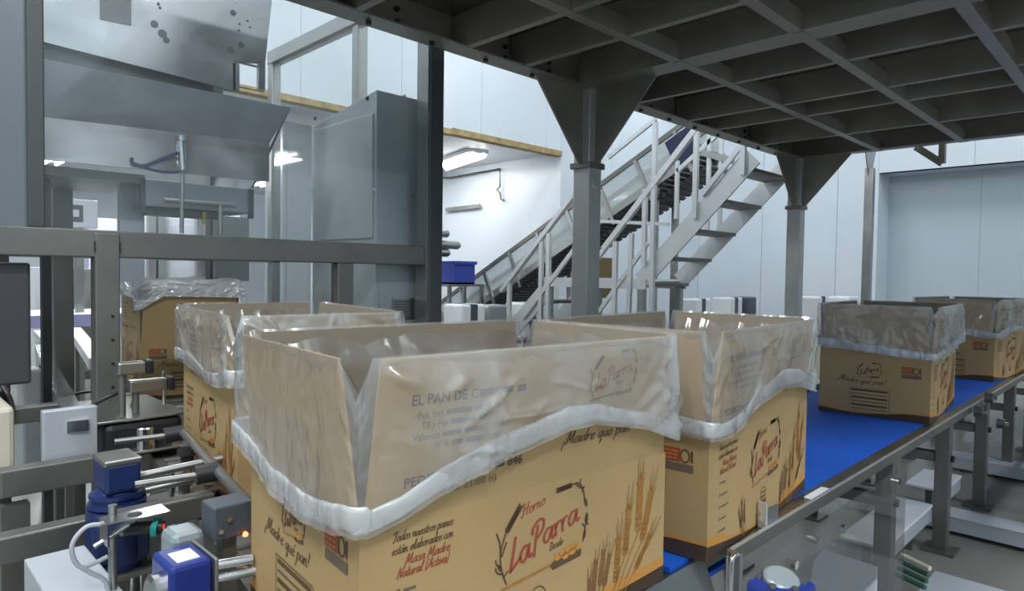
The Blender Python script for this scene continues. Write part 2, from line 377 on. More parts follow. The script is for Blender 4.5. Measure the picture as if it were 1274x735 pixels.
MB().bar(L(752, 310), L(751, 312) + Vector((0, .12, -.12)), .04, .04).build('handrail', ALU, st)
for px, y0, y1 in ((815.5, 152, 388), (867, 163, 272), (803, 235, 330)):
    a = L(px, y0); b = L(px - (y1 - y0) * .028, y1); b = Vector((a.x, a.y, b.z))
    MB().bar(a, b, .04, .035).build('baluster', ALU, st)
MB().bar(L(921, 183), L(873, 243), .03, .04).build('mid_rail', ALU, st)
a = L(925, 182); MB().bar(a, Vector((a.x, a.y, 1.95)), .04, .035).build('baluster', ALU, st)
fx = SX1 + .05
for (a, b) in (((816, 148), (757, 196)), ((895, 165), (843, 213))):
    MB().bar(at(*a, X=fx), at(*b, X=fx), .03, .04).build('handrail', ALU, st)
for px, y0, y1 in ((843, 200, 272), (883, 165, 290), (898, 165, 300)):
    a = at(px, y0, X=fx); b = at(px, y1, X=fx); MB().bar(a, Vector((a.x, a.y, b.z)), .035, .03).build('baluster', ALU, st)
MB().bar(L(722, 232), L(624, 362), .051, .045).build('handrail', ALU, st)
MB().bar(L(716, 308), L(650, 396), .028, .04).build('mid_rail', ALU, st)
for px, y0, y1 in ((634, 352, 400), (674, 300, 400), (683, 290, 400)):
    a = L(px, y0); b = L(px, y1); MB().bar(a, Vector((a.x, a.y, b.z)), .045, .035).build('baluster', ALU, st)
MB().bar(L(745, 275), L(832, 279), .024, .03).build('mid_rail', ALU, st)
MB().bar(L(766, 300), L(764, 392), .045, .035).build('baluster', ALU, st)
MB().bar(L(786, 290), L(782, 392), .04, .035).build('baluster', ALU, st)
MB().bar(L(745, 388), L(806, 302), .026, .035).build('mid_rail', ALU, st)
MB().bar(at(875, 190, X=fx), at(912, 200, X=fx), .05, .06).build('top_crossbar', STEEL, st)

# ------------------------------------------------------------------ inclined conveyor rising behind the stair
ic = thing('inclined_conveyor', 'inclined conveyor with dark mesh belt rising behind the stair', 'conveyor', (6.2, 5.6, 0))
ia, ib = Vector((6.2, 7.6, .62)), Vector((6.2, 3.5, 2.72))
def inc(t, dx, dz):  # t along the incline, dz square to it
    d = (ib - ia); n = Vector((0, -d.z, d.y)).normalized(); n = -n if n.z < 0 else n
    return ia + d * t + Vector((dx, 0, 0)) + n * dz
for dx in (-.22, .22):
    MB().bar(inc(0, dx, .0), inc(1, dx, .0), .03, .05, (0, .5, 1)).build('top_rail', STEEL_DK, ic)
    MB().bar(inc(0, dx, -.36), inc(1, dx, -.36), .03, .08, (0, .5, 1)).build('side_frame', STEEL, ic)
    MB().bar(inc(0, dx, -.18), inc(1, dx, -.18), .006, .3, (0, .5, 1)).build('side_guard', HAZY, ic)
bl = MB()
for k in range(60):
    t0 = k / 60
    bl.bar(inc(t0, 0, -.33), inc(t0 + .010, 0, -.33), .40, .025, (0, .5, 1)).bar(inc(t0, 0, -.52), inc(t0 + .010, 0, -.52), .40, .03, (0, .5, 1))
o = bl.build('belt_links', BLACK, ic); o['kind'] = 'stuff'
for k in range(9): MB().bar(inc(.04 + k * .115, -.24, -.02), inc(.04 + k * .115, -.24, -.5), .03, .04).build('bracket', STEEL, ic)
for t0 in (.1, .5, .86):
    p = inc(t0, 0, -.4)
    for dx in (-.2, .2): MB().box(6.2 + dx - .03, 6.2 + dx + .03, p.y - .03, p.y + .03, 0, p.z).build('leg', STEEL, ic)
MB().bar(inc(.93, -.25, -.22), inc(1.0, -.25, -.22), .02, .30, (0, .5, 1)).build('drive_cover', mat('dark_navy_cover', (.012, .018, .06), .45), ic)
MB().bar(inc(0.0, -.24, -.36), inc(.12, -.24, -.62), .03, .12).build('lower_plate', CREAM, ic)
p = at(768, 335, Y=4.6)
t = tag(MB().box(5.72, 6.0, 4.4, 4.75, .9, 1.34, .01).build('drive_box', TANBOX), 'tan drive box under the inclined conveyor seen beside the column', 'drive box')

# ------------------------------------------------------------------ things in the back of the hall
q = at(569, 339, Y=6.6)
t = thing('crate', 'blue plastic crate standing by the foot of the inclined conveyor', 'crate', (q.x, 6.6, 0))
bz = at(569, 353, Y=6.6).z; tz = at(569, 325, Y=6.6).z; hw = .17
cm = MB()
cm.box(q.x - hw, q.x + hw, 6.45, 6.47, bz, tz).box(q.x - hw, q.x + hw, 6.75, 6.77, bz, tz).box(q.x - hw, q.x - hw + .02, 6.47, 6.75, bz, tz).box(q.x + hw - .02, q.x + hw, 6.47, 6.75, bz, tz).box(q.x - hw, q.x + hw, 6.45, 6.77, bz, bz + .02)
cm.build('body', CRATE_BLUE, t)
MB().box(q.x - hw - .02, q.x + hw + .02, 6.43, 6.45, tz - .04, tz).box(q.x - hw - .02, q.x + hw + .02, 6.77, 6.79, tz - .04, tz).build('rim', CRATE_BLUE, t)
t = thing('stand', 'small steel stand carrying the blue crate', 'stand', (q.x, 6.6, 0))
MB().box(q.x - .3, q.x + .3, 6.4, 6.8, bz - .03, bz).build('top', STEEL, t)
for dx in (-.27, .27):
    for yy in (6.43, 6.77): MB().box(q.x + dx - .02, q.x + dx + .02, yy - .02, yy + .02, 0, bz - .03).build('leg', STEEL, t)
rk = thing('pipe_rack', 'upright rack behind the dark post holding grey rolls', 'rack', (4.42, 6.9, 0))
MB().box(4.36, 4.44, 6.86, 6.94, 0, 1.95).build('upright', STEEL, rk)
MB().box(4.2, 4.7, 6.7, 7.1, 0, .03).build('foot', STEEL, rk)
for k, (py, px1, lab) in enumerate(((290, 553, 'topmost grey roll on the rack beside the dark post'), (304, 567, 'middle and longest grey roll on the rack beside the dark post'), (314, 554, 'lowest grey roll on the rack beside the dark post'))):
    p = at(541, py, Y=6.84); e = at(px1, py, Y=6.84)
    t = thing('roll', lab, 'roll', (p.x, 6.8, p.z), 0, 'grey rolls on the rack')
    MB().tube([(4.38, 6.8, p.z), (e.x, 6.8, p.z)], .055, 14).build('core', STEEL, t)
    MB().tube([(e.x, 6.8, p.z), (e.x + .03, 6.8, p.z)], .035, 12).build('end_cap', STEEL_BR, t)
# hook pipe and wall bar in the room behind
wx = OX1 - .03
pp = [at(545, 221, X=wx), at(560, 221, X=wx), at(622, 210, X=wx), at(622, 232, X=wx), at(618, 236, X=wx), at(622, 240, X=wx), at(623, 248, X=wx), at(627, 249, X=wx)]
tag(MB().tube(pp, .014, 8).build('pipe', STEEL_DK), 'thin grey pipe with a hanging hook end on the white wall', 'pipe')
tag(MB().bar(at(555, 261, X=wx), at(597, 256, X=wx), .03, .06).build('wall_bar', STEEL), 'short grey bar mounted on the white wall below the pipe', 'bar')
# white striped sacks on pallets
def pallet(x0, x1, y0, y1, z, label):
    t = thing('pallet', label, 'pallet', ((x0 + x1) / 2, (y0 + y1) / 2, 0))
    for k in range(5):
        yy = y0 + (y1 - y0) * (k + .5) / 5
        MB().box(x0, x1, yy - .05, yy + .05, z - .02, z).build('slat', CREAM, t)
    for k in range(3):
        xx = x0 + (x1 - x0) * k / 2
        MB().box(max(x0, xx - .05), min(x1, xx + .05), y0, y1, 0, z - .02).build('bearer', CREAM, t)
def pack(x, y, z0, w, d, h, label, stripe=True, group='white striped packs at the back of the hall'):
    t = thing('pack', label, 'pack', (x, y, z0), 0, group)
    mb = MB().box(x - w / 2, x + w / 2, y - d / 2, y + d / 2, z0, z0 + h, .025); mb.build('wrapping', WHITE, t)
    if stripe: MB().box(x - .045, x + .05, y - d / 2 - .003, y + d / 2 + .003, z0, z0 + h * 1.002).build('stripe', STRIPE, t)
    return t
def packs(pxs, py_top, Y, w, what):
    z1 = at(pxs[0], py_top, Y=Y).z; zb = z1 - .42
    xs = [at(p, py_top, Y=Y).x for p in pxs]
    pallet(min(xs) - .3, max(xs) + .3, Y - .25, Y + .25, zb, 'low platform carrying ' + what)
    return xs, zb
xs, zb = packs((578, 651), 378, 5.3, .3, 'striped packs left of the near column')
pack(xs[0], 5.3, zb, .34, .3, .42, 'white striped pack below the foot of the inclined conveyor')
pack(xs[1], 5.3, zb, .30, .3, .42, 'white striped pack behind the lower stair rail')
pack(xs[0] + .42, 5.35, zb, .34, .3, .4, 'grey wrapped pack between two white striped packs', False).children[0].data.materials[0] = GREY_PAINT
xs, zb = packs((864, 905), 371, 4.6, .3, 'striped packs between the two columns')
for xx, lb in zip(xs, ('left one of two white striped packs between the platform columns', 'right one of two white striped packs between the platform columns')): pack(xx, 4.6, zb, .40, .28, .42, lb)
t = pack(xs[1] + .50, 4.6, zb, .32, .28, .42, 'dark grey wrapped pack just left of the far column', False); t.children[0].data.materials[0] = STRIPE
xs, zb = packs((1010, 1050), 368, 3.15, .3, 'packs right of the far column')
pack(xs[0], 3.15, zb, .34, .28, .42, 'white striped pack just right of the far column'); pack(xs[1], 3.15, zb, .4, .28, .40, 'white plain pack behind the nearest under-platform carton', False)

# ------------------------------------------------------------------ blue belt conveyor
HB = .6
bc = thing('belt_conveyor', 'long conveyor with blue belt and polished steel side frame on legs', 'conveyor', (3.5, .9, 0))
BX0, BX1 = 1.10, 7.6
MB().box(BX0, BX1, .664, 1.26, HB - .012, HB - .001).build('belt', BELT, bc)
MB().box(BX0, BX1, .67, 1.25, HB - .075, HB - .065).build('belt_return', BELT, bc)
MB().box(BX0, BX1, .700, 1.20, HB - .05, HB - .013).build('slider_bed', STEEL_DK, bc)
MB().tube([(BX0 + .01, .67, HB - .058), (BX0 + .01, 1.25, HB - .058)], .045, 16).build('end_roller', STEEL, bc)
MB().tube([(BX1 - .01, .67, HB - .058), (BX1 - .01, 1.25, HB - .058)], .045, 16).build('end_roller', STEEL, bc)
RX0 = at(905, 682, Z=.606).x
MB().box(RX0, BX1, .620, .662, HB - .010, HB - .001).build('rail_top', STEEL, bc)
MB().box(RX0, BX1, .613, .6195, HB - .024, HB + .004).build('side_plate', STEEL_DK, bc)
MB().box(BX0, BX1, .668, .676, HB - .05, HB - .014).build('inner_frame', STEEL_DK, bc)
MB().box(BX0, BX1, 1.262, 1.32, HB - .13, HB + .02).build('side_plate', STEEL, bc)
MB().box(RX0, BX1, .613, .6195, HB + .0045, HB + .008).build('rail_lip', ALU, bc)
pa, pb = at(1001, 617, Z=.606), at(1020, 604, Z=.606)
MB().box(pa.x, pb.x, .621, .645, HB - .0005, HB + .005, .002).build('wear_strip', WHITE, bc)
for xl in (2.49, 3.285, 4.07, 4.86, 5.65, 6.44):
    l = MB().box(xl - .027, xl + .027, .648, .702, .012, HB - .05).build('leg', STEEL_DK, bc, .003)
    MB().box(xl - .06, xl + .06, .615, .735, 0, .012).build('foot', STEEL_DK, l)
    MB().lathe((xl, .648, HB - .20), (0, -1, 0), [(0, .014), (.012, .014), (.012, 0)], 6).build('bolt', BLACK, l)
    l = MB().box(xl - .027, xl + .027, 1.19, 1.245, .012, HB - .05).build('leg', STEEL_DK, bc, .003)
    MB().box(xl - .06, xl + .06, 1.155, 1.275, 0, .012).build('foot', STEEL_DK, l)
    MB().box(xl - .02, xl + .02, .705, 1.19, .38, .42).build('cross_tie', STEEL_DK, bc)
for xb in (1.45, 1.75): MB().lathe((xb, .572, HB - .07), (0, -1, 0), [(0, .011), (.01, .011), (.01, 0)], 6).build('bolt', STEEL_BR, bc)
# small clip standing on the rail
ca_ = at(944, 655, Z=.60)
t = thing('clip', 'small bright angle clip screwed upright onto the rail by the right carton', 'clip', (ca_.x, .635, HB))
MB().box(ca_.x - .004, ca_.x + .004, .6205, .640, HB, HB + .058).build('upright', ALU, t, .001)
MB().box(ca_.x + .004, ca_.x + .060, .6205, .625, HB, HB + .042).build('wing', STEEL, t, .001)
for dz in (.016, .034): MB().lathe((ca_.x - .004, .634, HB + dz), (-1, 0, 0), [(0, .005), (.004, .004), (.004, 0)], 8).build('screw', STEEL_BR, t)
# end bracket with bright handle at the near end of the rail
ex = RX0
t = thing('end_bracket', 'bright steel end bracket with slotted plate and bow handle at the rail end', 'bracket', (ex, .63, HB))
MB().box(ex - .012, ex - .001, .588, .622, HB - .16, HB + .008, .003).build('slotted_plate', STEEL, t)
MB().box(ex - .0135, ex - .012, .608, .613, HB - .03, HB + .002).build('slot', BLACK, t)
MB().tube(smooth_pts([(ex - .012, .598, HB + .004), (ex - .03, .598, HB + .004), (ex - .036, .597, HB - .015), (ex - .036, .597, HB - .13), (ex - .03, .597, HB - .15), (ex - .012, .597, HB - .15)], 4), .006, 8).build('bow_handle', STEEL_BR, t)
MB().tube([(ex - .016, .615, HB), (ex - .016, .615, HB - .14)], .004, 8).build('rod', STEEL_BR, t)
MB().box(ex - .02, ex + .05, .50, .597, HB - .17, HB - .09, .004).build('bearing_block', STEEL_DK, t)
MB().lathe((ex + .02, .50, HB - .12), (0, -1, 0), [(0, .012), (.012, .012), (.012, 0)], 6).build('bolt', STEEL_BR, t)
# clear sheet between rail end and carton
t = tag(MB().prism([(.5, .657, HB - .008), (.5, .56, HB - .24), (.5, .554, HB - .236), (.5, .651, HB - .006)], (ex - .545, 0, 0)).build('end_plate', STEEL), 'polished plate below the big carton at the start of the blue belt', 'plate')
# clear guard sheet below the rail
pg1 = at(1128, 560, Y=.575).x
t = thing('guard_sheet', 'clear plastic guard sheet hung below the rail in front of the legs', 'guard', (1.9, .575, .2))
MB().box(ex + .055, pg1, .573, .577, .18, HB - .02).build('sheet', CLEAR_SHADED, t)
for xx in (1.6, 2.25): MB().tube([(xx, .573, HB - .06), (xx, .597, HB - .06)], .009, 8).build('spacer', STEEL_BR, t)
# blue motor at lower right
mp_ = at(972, 722, Y=.455)
t = thing('gear_motor', 'blue gear motor with round grey cover below the rail end', 'motor', (mp_.x, .47, mp_.z - .1))
mx, mz = mp_.x, mp_.z
MB().box(mx - .042, mx + .042, .41, .50, mz - .12, mz, .010).build('housing', BLUE, t)
MB().lathe((mx, .455, mz), (-.15, -.25, 1), [(-.01, .030), (.005, .030), (.009, .026), (.009, 0)], 24).build('round_cover', GREY_PAINT, t)
for k in range(6):
    a = k * PI / 3; MB().lathe((mx + .035 * math.cos(a), .455 + .035 * math.sin(a), mz - .001), (0, 0, 1), [(0, .006), (.006, .006), (.006, 0)], 6).build('bolt', STEEL_DK, t)
MB().prism([(mx - .045, .409, mz - .02), (mx - .01, .409, mz - .02), (mx - .01, .409, mz - .06), (mx - .045, .409, mz - .06)], (0, -.001, 0)).build('type_plate', WHITE, t)
# white floor channels under and right of the belt
def trough(px, py, zt, wdt, y1, label, ht=.16):
    a = at(px, py, Z=zt)
    t = thing('floor_channel', label, 'channel', (a.x, a.y, 0), 0, 'white sheet metal channels on the floor')
    y0 = y1
    MB().box(a.x, a.x + wdt, y0, a.y, zt - .004, zt).build('lid', WHITE_MET, t)
    MB().box(a.x, a.x + .004, y0, a.y, zt - ht, zt - .004).box(a.x + wdt - .004, a.x + wdt, y0, a.y, zt - ht, zt - .004).box(a.x + .004, a.x + wdt - .004, a.y - .004, a.y, zt - ht, zt - .004).build('side', WHITE_MET, t)
    for yy in (a.y - .15, (a.y + y0) / 2, y0 + .1):
        for xx in (a.x + .03, a.x + wdt - .03): MB().tube([(xx, yy, 0), (xx, yy, zt - ht + .02)], .012, 8).build('foot', STEEL_DK, t)
def channel_floor(x0, x1, y0, y1, zt, label):
    t = thing('floor_channel', label, 'channel', ((x0 + x1) / 2, (y0 + y1) / 2, 0), 0, 'white sheet metal channels on the floor')
    MB().box(x0, x1, y0, y1, zt - .004, zt, .001).build('lid', WHITE_MET, t)
    MB().box(x0 + .002, x0 + .008, y0, y1, .02, zt - .004).box(x1 - .008, x1 - .002, y0, y1, .02, zt - .004).build('side', WHITE_MET, t)
    for yy in (y0 + .1, (y0 + y1) / 2, y1 - .1):
        for xx in (x0 + .03, x1 - .03): MB().tube([(xx, yy, 0), (xx, yy, .03)], .015, 8).build('foot', STEEL_DK, t)
channel_floor(3.515, 3.67, -1.4, 1.0, .085, 'long pale floor channel passing right behind the second conveyor leg')
channel_floor(4.72, 4.9, -1.4, 1.0, .085, 'long pale floor channel beyond the third conveyor leg')
for (x0, x1, y0, y1, lab) in ((2.59, 3.25, .70, .855, 'white shelf plate low between the first and second conveyor legs'), (3.50, 3.84, .71, .87, 'white shelf plate low between the second and third conveyor legs')):
    t = thing('shelf_plate', lab, 'shelf', ((x0 + x1) / 2, y0, 0), 0, 'white shelf plates under the belt')
    MB().box(x0, x1, y0, y1, .188, .20, .002).build('plate', WHITE, t)
    MB().box(x0, x1, y0 + .004, y0 + .01, .13, .188).build('lip', WHITE_MET, t)
    for xx in (x0 + .05, x1 - .05): MB().box(xx - .012, xx + .012, y0 + .06, y0 + .085, 0, .188).build('leg', STEEL_DK, t)
wa = at(1018, 685, Y=.44)
t = thing('floor_hood', 'white sheet metal hood at the bottom edge below the guard sheet', 'hood', (wa.x, .35, 0.01))
hz_ = .30
hpts = [at(*p, Z=hz_) for p in ((1003, 770), (1011, 697), (1024, 682), (1092, 704), (1090, 770))]
MB().prism(hpts, (0, 0, -.29)).build('shell', WHITE_MET, t, .004)
ha = at(1190, 725, Z=.12)
for k, (px, py) in enumerate(((1122, 690), (1120, 698), (1118, 706), (1116, 714))):
    a = at(px, py, Z=.14); b = at(px + 35, py + 17, Z=.14)
    tag(MB().tube([a, b], .009, 8).build('hose', GREEN if k else CREAM), ('pale hose lying above three green ones by the first conveyor leg', 'green hose lying next to the pale one by the first conveyor leg', 'middle green hose by the first conveyor leg', 'green hose nearest the white floor tray')[k], 'hose', 'hoses by the first conveyor leg')
t = tag(MB().box(2.35, 2.78, -.7, .585, 0, .10, .004).build('floor_tray', WHITE_MET), 'low white tray on the floor below the hoses at the bottom right', 'tray')
# second conveyor frame further right
fr = thing('conveyor_frame', 'grey steel frame of a neighbouring conveyor at the right edge', 'frame', (4.3, .1, 0))
for yy in (.12, .30): MB().box(3.55, 6.5, yy - .02, yy + .02, .40, .46).build('beam', STEEL_DK, fr)
for xx in (3.6, 4.5, 5.4): 
    for yy in (.12, .30): MB().box(xx - .025, xx + .025, yy - .025, yy + .025, 0, .40).build('leg', STEEL_DK, fr)
for k in range(9): MB().tube([(3.7 + k * .3, .10, .44), (3.7 + k * .3, .32, .44)], .025, 10).build('roller', STEEL, fr)
for k, (px, py) in enumerate(((1212, 505), (1240, 520), (1225, 488))):
    p = at(px, py + 6, Y=.60)
    t = thing('roller_bearing', ('dark bearing block under the rail, lowest of three', 'dark bearing block under the rail, rightmost of three', 'dark bearing block under the rail, nearest the rail')[k], 'bearing', p, 0, 'bearing blocks under the rail')
    MB().lathe((p.x, .568, p.z), (0, 1, 0), [(0, 0), (0, .022), (.03, .026), (.03, 0)], 16).build('body', GREY_DARK, t)
    MB().lathe((p.x, .568, p.z), (0, -1, 0), [(0, .010), (.014, .010), (.014, 0)], 10).build('hub', STEEL_BR, t)

# ------------------------------------------------------------------ lettering and drawing on the cartons
GL = {
'a': ([[(.8,.85),(.5,1),(.18,.75),(.08,.35),(.25,.03),(.5,.15),(.75,.7)],[(.88,1),(.76,.35),(.86,.03),(1.08,.2)]],1.0),
'b': ([[(.25,2),(.12,.1)],[(.14,.6),(.4,1),(.65,.7),(.5,.1),(.12,.1)]],.8),
'c': ([[(.75,.8),(.5,1),(.18,.75),(.08,.35),(.3,.02),(.6,.1),(.8,.3)]],.8),
'd': ([[(.8,.85),(.5,1),(.18,.75),(.08,.35),(.25,.03),(.5,.15),(.78,.7)],[(.95,2.0),(.82,.9),(.78,.3),(.88,.03),(1.1,.25)]],1.02),
'e': ([[(.1,.45),(.45,.55),(.7,.8),(.5,1),(.2,.75),(.1,.35),(.3,.02),(.6,.1),(.8,.3)]],.8),
'i': ([[(.1,.6),(.25,1),(.2,.35),(.3,.03),(.5,.2)],[(.3,1.4),(.33,1.55)]],.48),
'l': ([[(.05,.3),(.4,1.2),(.5,1.9),(.35,2.0),(.25,1.2),(.22,.3),(.35,.02),(.55,.2)]],.55),
'm': ([[(.1,1),(.12,0)],[(.14,.6),(.35,.98),(.5,.85),(.5,0)],[(.52,.6),(.75,.98),(.9,.85),(.88,.25),(1.0,.02),(1.2,.25)]],1.15),
'n': ([[(.1,1),(.12,0)],[(.14,.6),(.4,.98),(.58,.85),(.56,.25),(.68,.02),(.9,.25)]],.85),
'o': ([[(.5,1),(.2,.8),(.08,.4),(.25,.03),(.55,.1),(.72,.5),(.6,.9),(.4,1),(.85,.85)]],.82),
'p': ([[(.12,1.1),(.1,0),(.02,-1)],[(.14,.6),(.4,1),(.68,.75),(.6,.2),(.35,0),(.14,.2)]],.8),
'q': ([[(.75,.85),(.5,1),(.18,.75),(.08,.35),(.25,.03),(.5,.15),(.73,.7)],[(.8,1),(.72,0),(.65,-1),(.9,-.3)]],.95),
'r': ([[(.1,1),(.12,0)],[(.14,.55),(.35,.95),(.62,.92)]],.62),
's': ([[(.6,.85),(.4,1),(.2,.8),(.45,.5),(.55,.2),(.3,0),(.08,.15)]],.65),
't': ([[(.3,1.7),(.22,.3),(.35,.02),(.6,.25)],[(.05,1.1),(.5,1.15)]],.55),
'u': ([[(.1,1),(.08,.3),(.25,.02),(.55,.3),(.65,1)],[(.65,1),(.62,.3),(.75,.02),(.95,.25)]],.9),
'v': ([[(.08,1),(.25,.05),(.5,.6),(.6,1),(.8,.9)]],.72),
'M': ([[(-.1,.2),(.1,.1),(.3,1.6),(.4,2)],[(.4,2),(.6,.3)],[(.6,.3),(1.15,2)],[(1.15,2),(1.1,.3),(1.25,0),(1.5,.25)]],1.45),
'T': ([[(-.1,1.5),(.0,1.8),(.5,2),(1.3,1.95)],[(.7,1.98),(.6,.8),(.4,0),(.1,.15)]],.95),
'N': ([[(-.1,.1),(.1,.1),(.3,2)],[(.3,2),(.8,0)],[(.8,0),(1.1,2),(1.3,1.9)]],1.15),
'A': ([[(-.1,.2),(.1,0),(.6,1.2),(.85,2)],[(.85,2),(.92,.4),(1.1,0)],[(.3,.75),(1.1,.85)]],1.15),
'H': ([[(.0,1.6),(.2,2.05),(.4,1.9),(.25,.5),(.0,-.1),(-.2,.2)],[(1.15,2.1),(.95,1.2),(.8,0)],[(-.1,1.0),(.5,1.1),(1.2,1.2)]],1.2),
'L': ([[(.62,2.1),(.4,1.2),(.12,.25),(.0,-.05)],[(0,-.02),(.3,.1),(.95,.5)]],.85),
'P': ([[(.62,1.75),(.4,.8),(.2,-.45)],[(.12,1.25),(.22,1.75),(.75,2.1),(1.1,1.85),(1.0,1.25),(.55,.8)]],1.0),
'D': ([[(.4,2),(.2,.1)],[(.1,1.9),(.8,1.8),(1.0,1.0),(.6,.1),(.1,.05)]],1.1),
'(': ([[(.5,2.1),(.2,1.2),(.3,-.3)]],.5), ')': ([[(.2,2.1),(.4,1.2),(.1,-.3)]],.5),
'!': ([[(.3,2.1),(.2,.6)],[(.15,.1),(.17,.02)]],.4), '\u00a1': ([[(.2,1.0),(.25,.9)],[(.2,.5),(.0,-.9)]],.45),
'1': ([[(.1,1.4),(.4,1.8),(.35,0)]],.6), '8': ([[(.4,1.8),(.15,1.4),(.55,.5),(.3,0),(.1,.4),(.55,1.4),(.4,1.8)]],.7),
'9': ([[(.5,1.3),(.2,1.1),(.3,1.8),(.55,1.5),(.4,0)]],.7), '0': ([[(.35,1.8),(.1,.9),(.3,0),(.6,.9),(.35,1.8)]],.7),
}
def ribbon(mb, pts, fn, pen, cal=.45):
    n = len(pts); vs = []
    for i, p in enumerate(pts):
        a = pts[max(i - 1, 0)]; b = pts[min(i + 1, n - 1)]
        dx, dy = b[0] - a[0], b[1] - a[1]; l = math.hypot(dx, dy) or 1; dx /= l; dy /= l
        wd = pen * (1 - cal + cal * abs(dy)) / 2
        vs += [fn(p[0] - dy * wd, p[1] + dx * wd), fn(p[0] + dy * wd, p[1] - dx * wd)]
    mb.add(vs, [(2 * i, 2 * i + 1, 2 * i + 3, 2 * i + 2) for i in range(n - 1)])
def script(mb, text, fn, u, v, xh, pen, rot=0., slant=.3, sp=1.0, steps=4, sag=0.):
    x = 0.; cr, sr = math.cos(rot), math.sin(rot)
    base = {'\u00e9': 'e', '\u00e1': 'a', '\u00ed': 'i'}
    tot = sum(GL[base.get(c, c)][1] * sp if c != ' ' else .55 * sp for c in text)
    for c in text:
        if c == ' ': x += .55 * sp; continue
        acc = c in base; strokes, adv = GL[base.get(c, c)]
        strokes = list(strokes)
        if acc: strokes = strokes + [[(.45, 1.3), (.65, 1.7)]]
        for s_ in strokes:
            P = smooth_pts([(a, b, 0) for a, b in s_], steps) if len(s_) > 2 else [Vector((a, b, 0)) for a, b in s_]
            q = []
            for p in P:
                X = (x + p.x * sp + p.y * slant) * xh; Y = p.y * xh - sag * math.sin(PI * min(1, max(0, x / tot)))
                q.append((u + X * cr - Y * sr, v + X * sr + Y * cr))
            ribbon(mb, q, fn, pen)
        x += adv * sp
    return x * xh
_sans = {}
def sans(mb, text, fn, u, v, size, width=None, bold=0., center=False, shear=0.):
    key = (text, bold, shear)
    if key not in _sans:
        cu = bpy.data.curves.new('t', 'FONT'); cu.body = text; cu.size = 1; cu.offset = bold; cu.resolution_u = 2; cu.shear = shear
        o = bpy.data.objects.new('t', cu); C.objects.link(o)
        dg = bpy.context.evaluated_depsgraph_get(); dg.update()
        me = bpy.data.meshes.new_from_object(o.evaluated_get(dg))
        vs = [q.co.copy() for q in me.vertices]; fs = [tuple(p.vertices) for p in me.polygons]
        bpy.data.objects.remove(o); bpy.data.curves.remove(cu); bpy.data.meshes.remove(me); _sans[key] = (vs, fs)
    vs, fs = _sans[key]
    if not vs: return
    x0 = min(p.x for p in vs); x1 = max(p.x for p in vs)
    sx = width / (x1 - x0) if width else size
    off = -(x1 - x0) * sx / 2 if center else 0
    mb.add([fn(u + off + (p.x - x0) * sx, v + p.y * size) for p in vs], fs)
def smear(mb, fn, u, v, w, h):
    """a line of print too fine to read: short word-long dashes"""
    r = random.Random(int((u + v) * 1e4)); x = 0.
    while x < w - h * .6:
        l = min(w - x, h * r.uniform(1.2, 3.2)); ribbon(mb, [(u + x, v + h * .32), (u + x + l, v + h * .32)], fn, h * .5, 0); x += l + h * .45
def poly(mb, pts, fn): mb.add([fn(*p) for p in pts], [tuple(range(len(pts)))])
def grain(mb, fn, u, v, ang, ln, wd):
    c, s = math.cos(ang), math.sin(ang)
    poly(mb, [(u + c * a - s * b, v + s * a + c * b) for a, b in ((0, 0), (ln * .35, -wd / 2), (ln * .75, -wd * .36), (ln, 0), (ln * .75, wd * .36), (ln * .35, wd / 2))], fn)
def ear(gold, dark, fn, tip, foot, root, fn2, wd=.013, n=9, awn=.045, fan=.12):
    dx, dy = tip[0] - foot[0], tip[1] - foot[1]; L_ = math.hypot(dx, dy); a = math.atan2(dy, dx)
    for k in range(n):
        t = k / n; px, py = foot[0] + dx * t, foot[1] + dy * t; sc_ = 1 - .45 * t
        for sd in (-1, 1): grain(gold, fn, px, py, a + sd * .42, L_ / n * 2.0 * (.9 + .1 * sc_), wd * .62 * sc_)
        if k % 2 == 1 or k > n - 3:
            for sd in (-1, 1):
                aa = a + sd * (fan + .05 * (k % 3)); ln = awn * (.75 + .25 * math.sin(k * 3 + sd))
                ribbon(dark, [(px, py), (px + math.cos(aa) * (ln + L_ / n), py + math.sin(aa) * (ln + L_ / n))], fn2, .0011, 0)
    grain(gold, fn, foot[0] + dx * .93, foot[1] + dy * .93, a, L_ * .16, wd * .5)
    mid = ((foot[0] + root[0]) / 2 - .004, (foot[1] + root[1]) / 2)
    ribbon(gold, [(q.x, q.y) for q in smooth_pts([(*root, 0), (*mid, 0), (*foot, 0)], 5)], fn, .0022, 0)
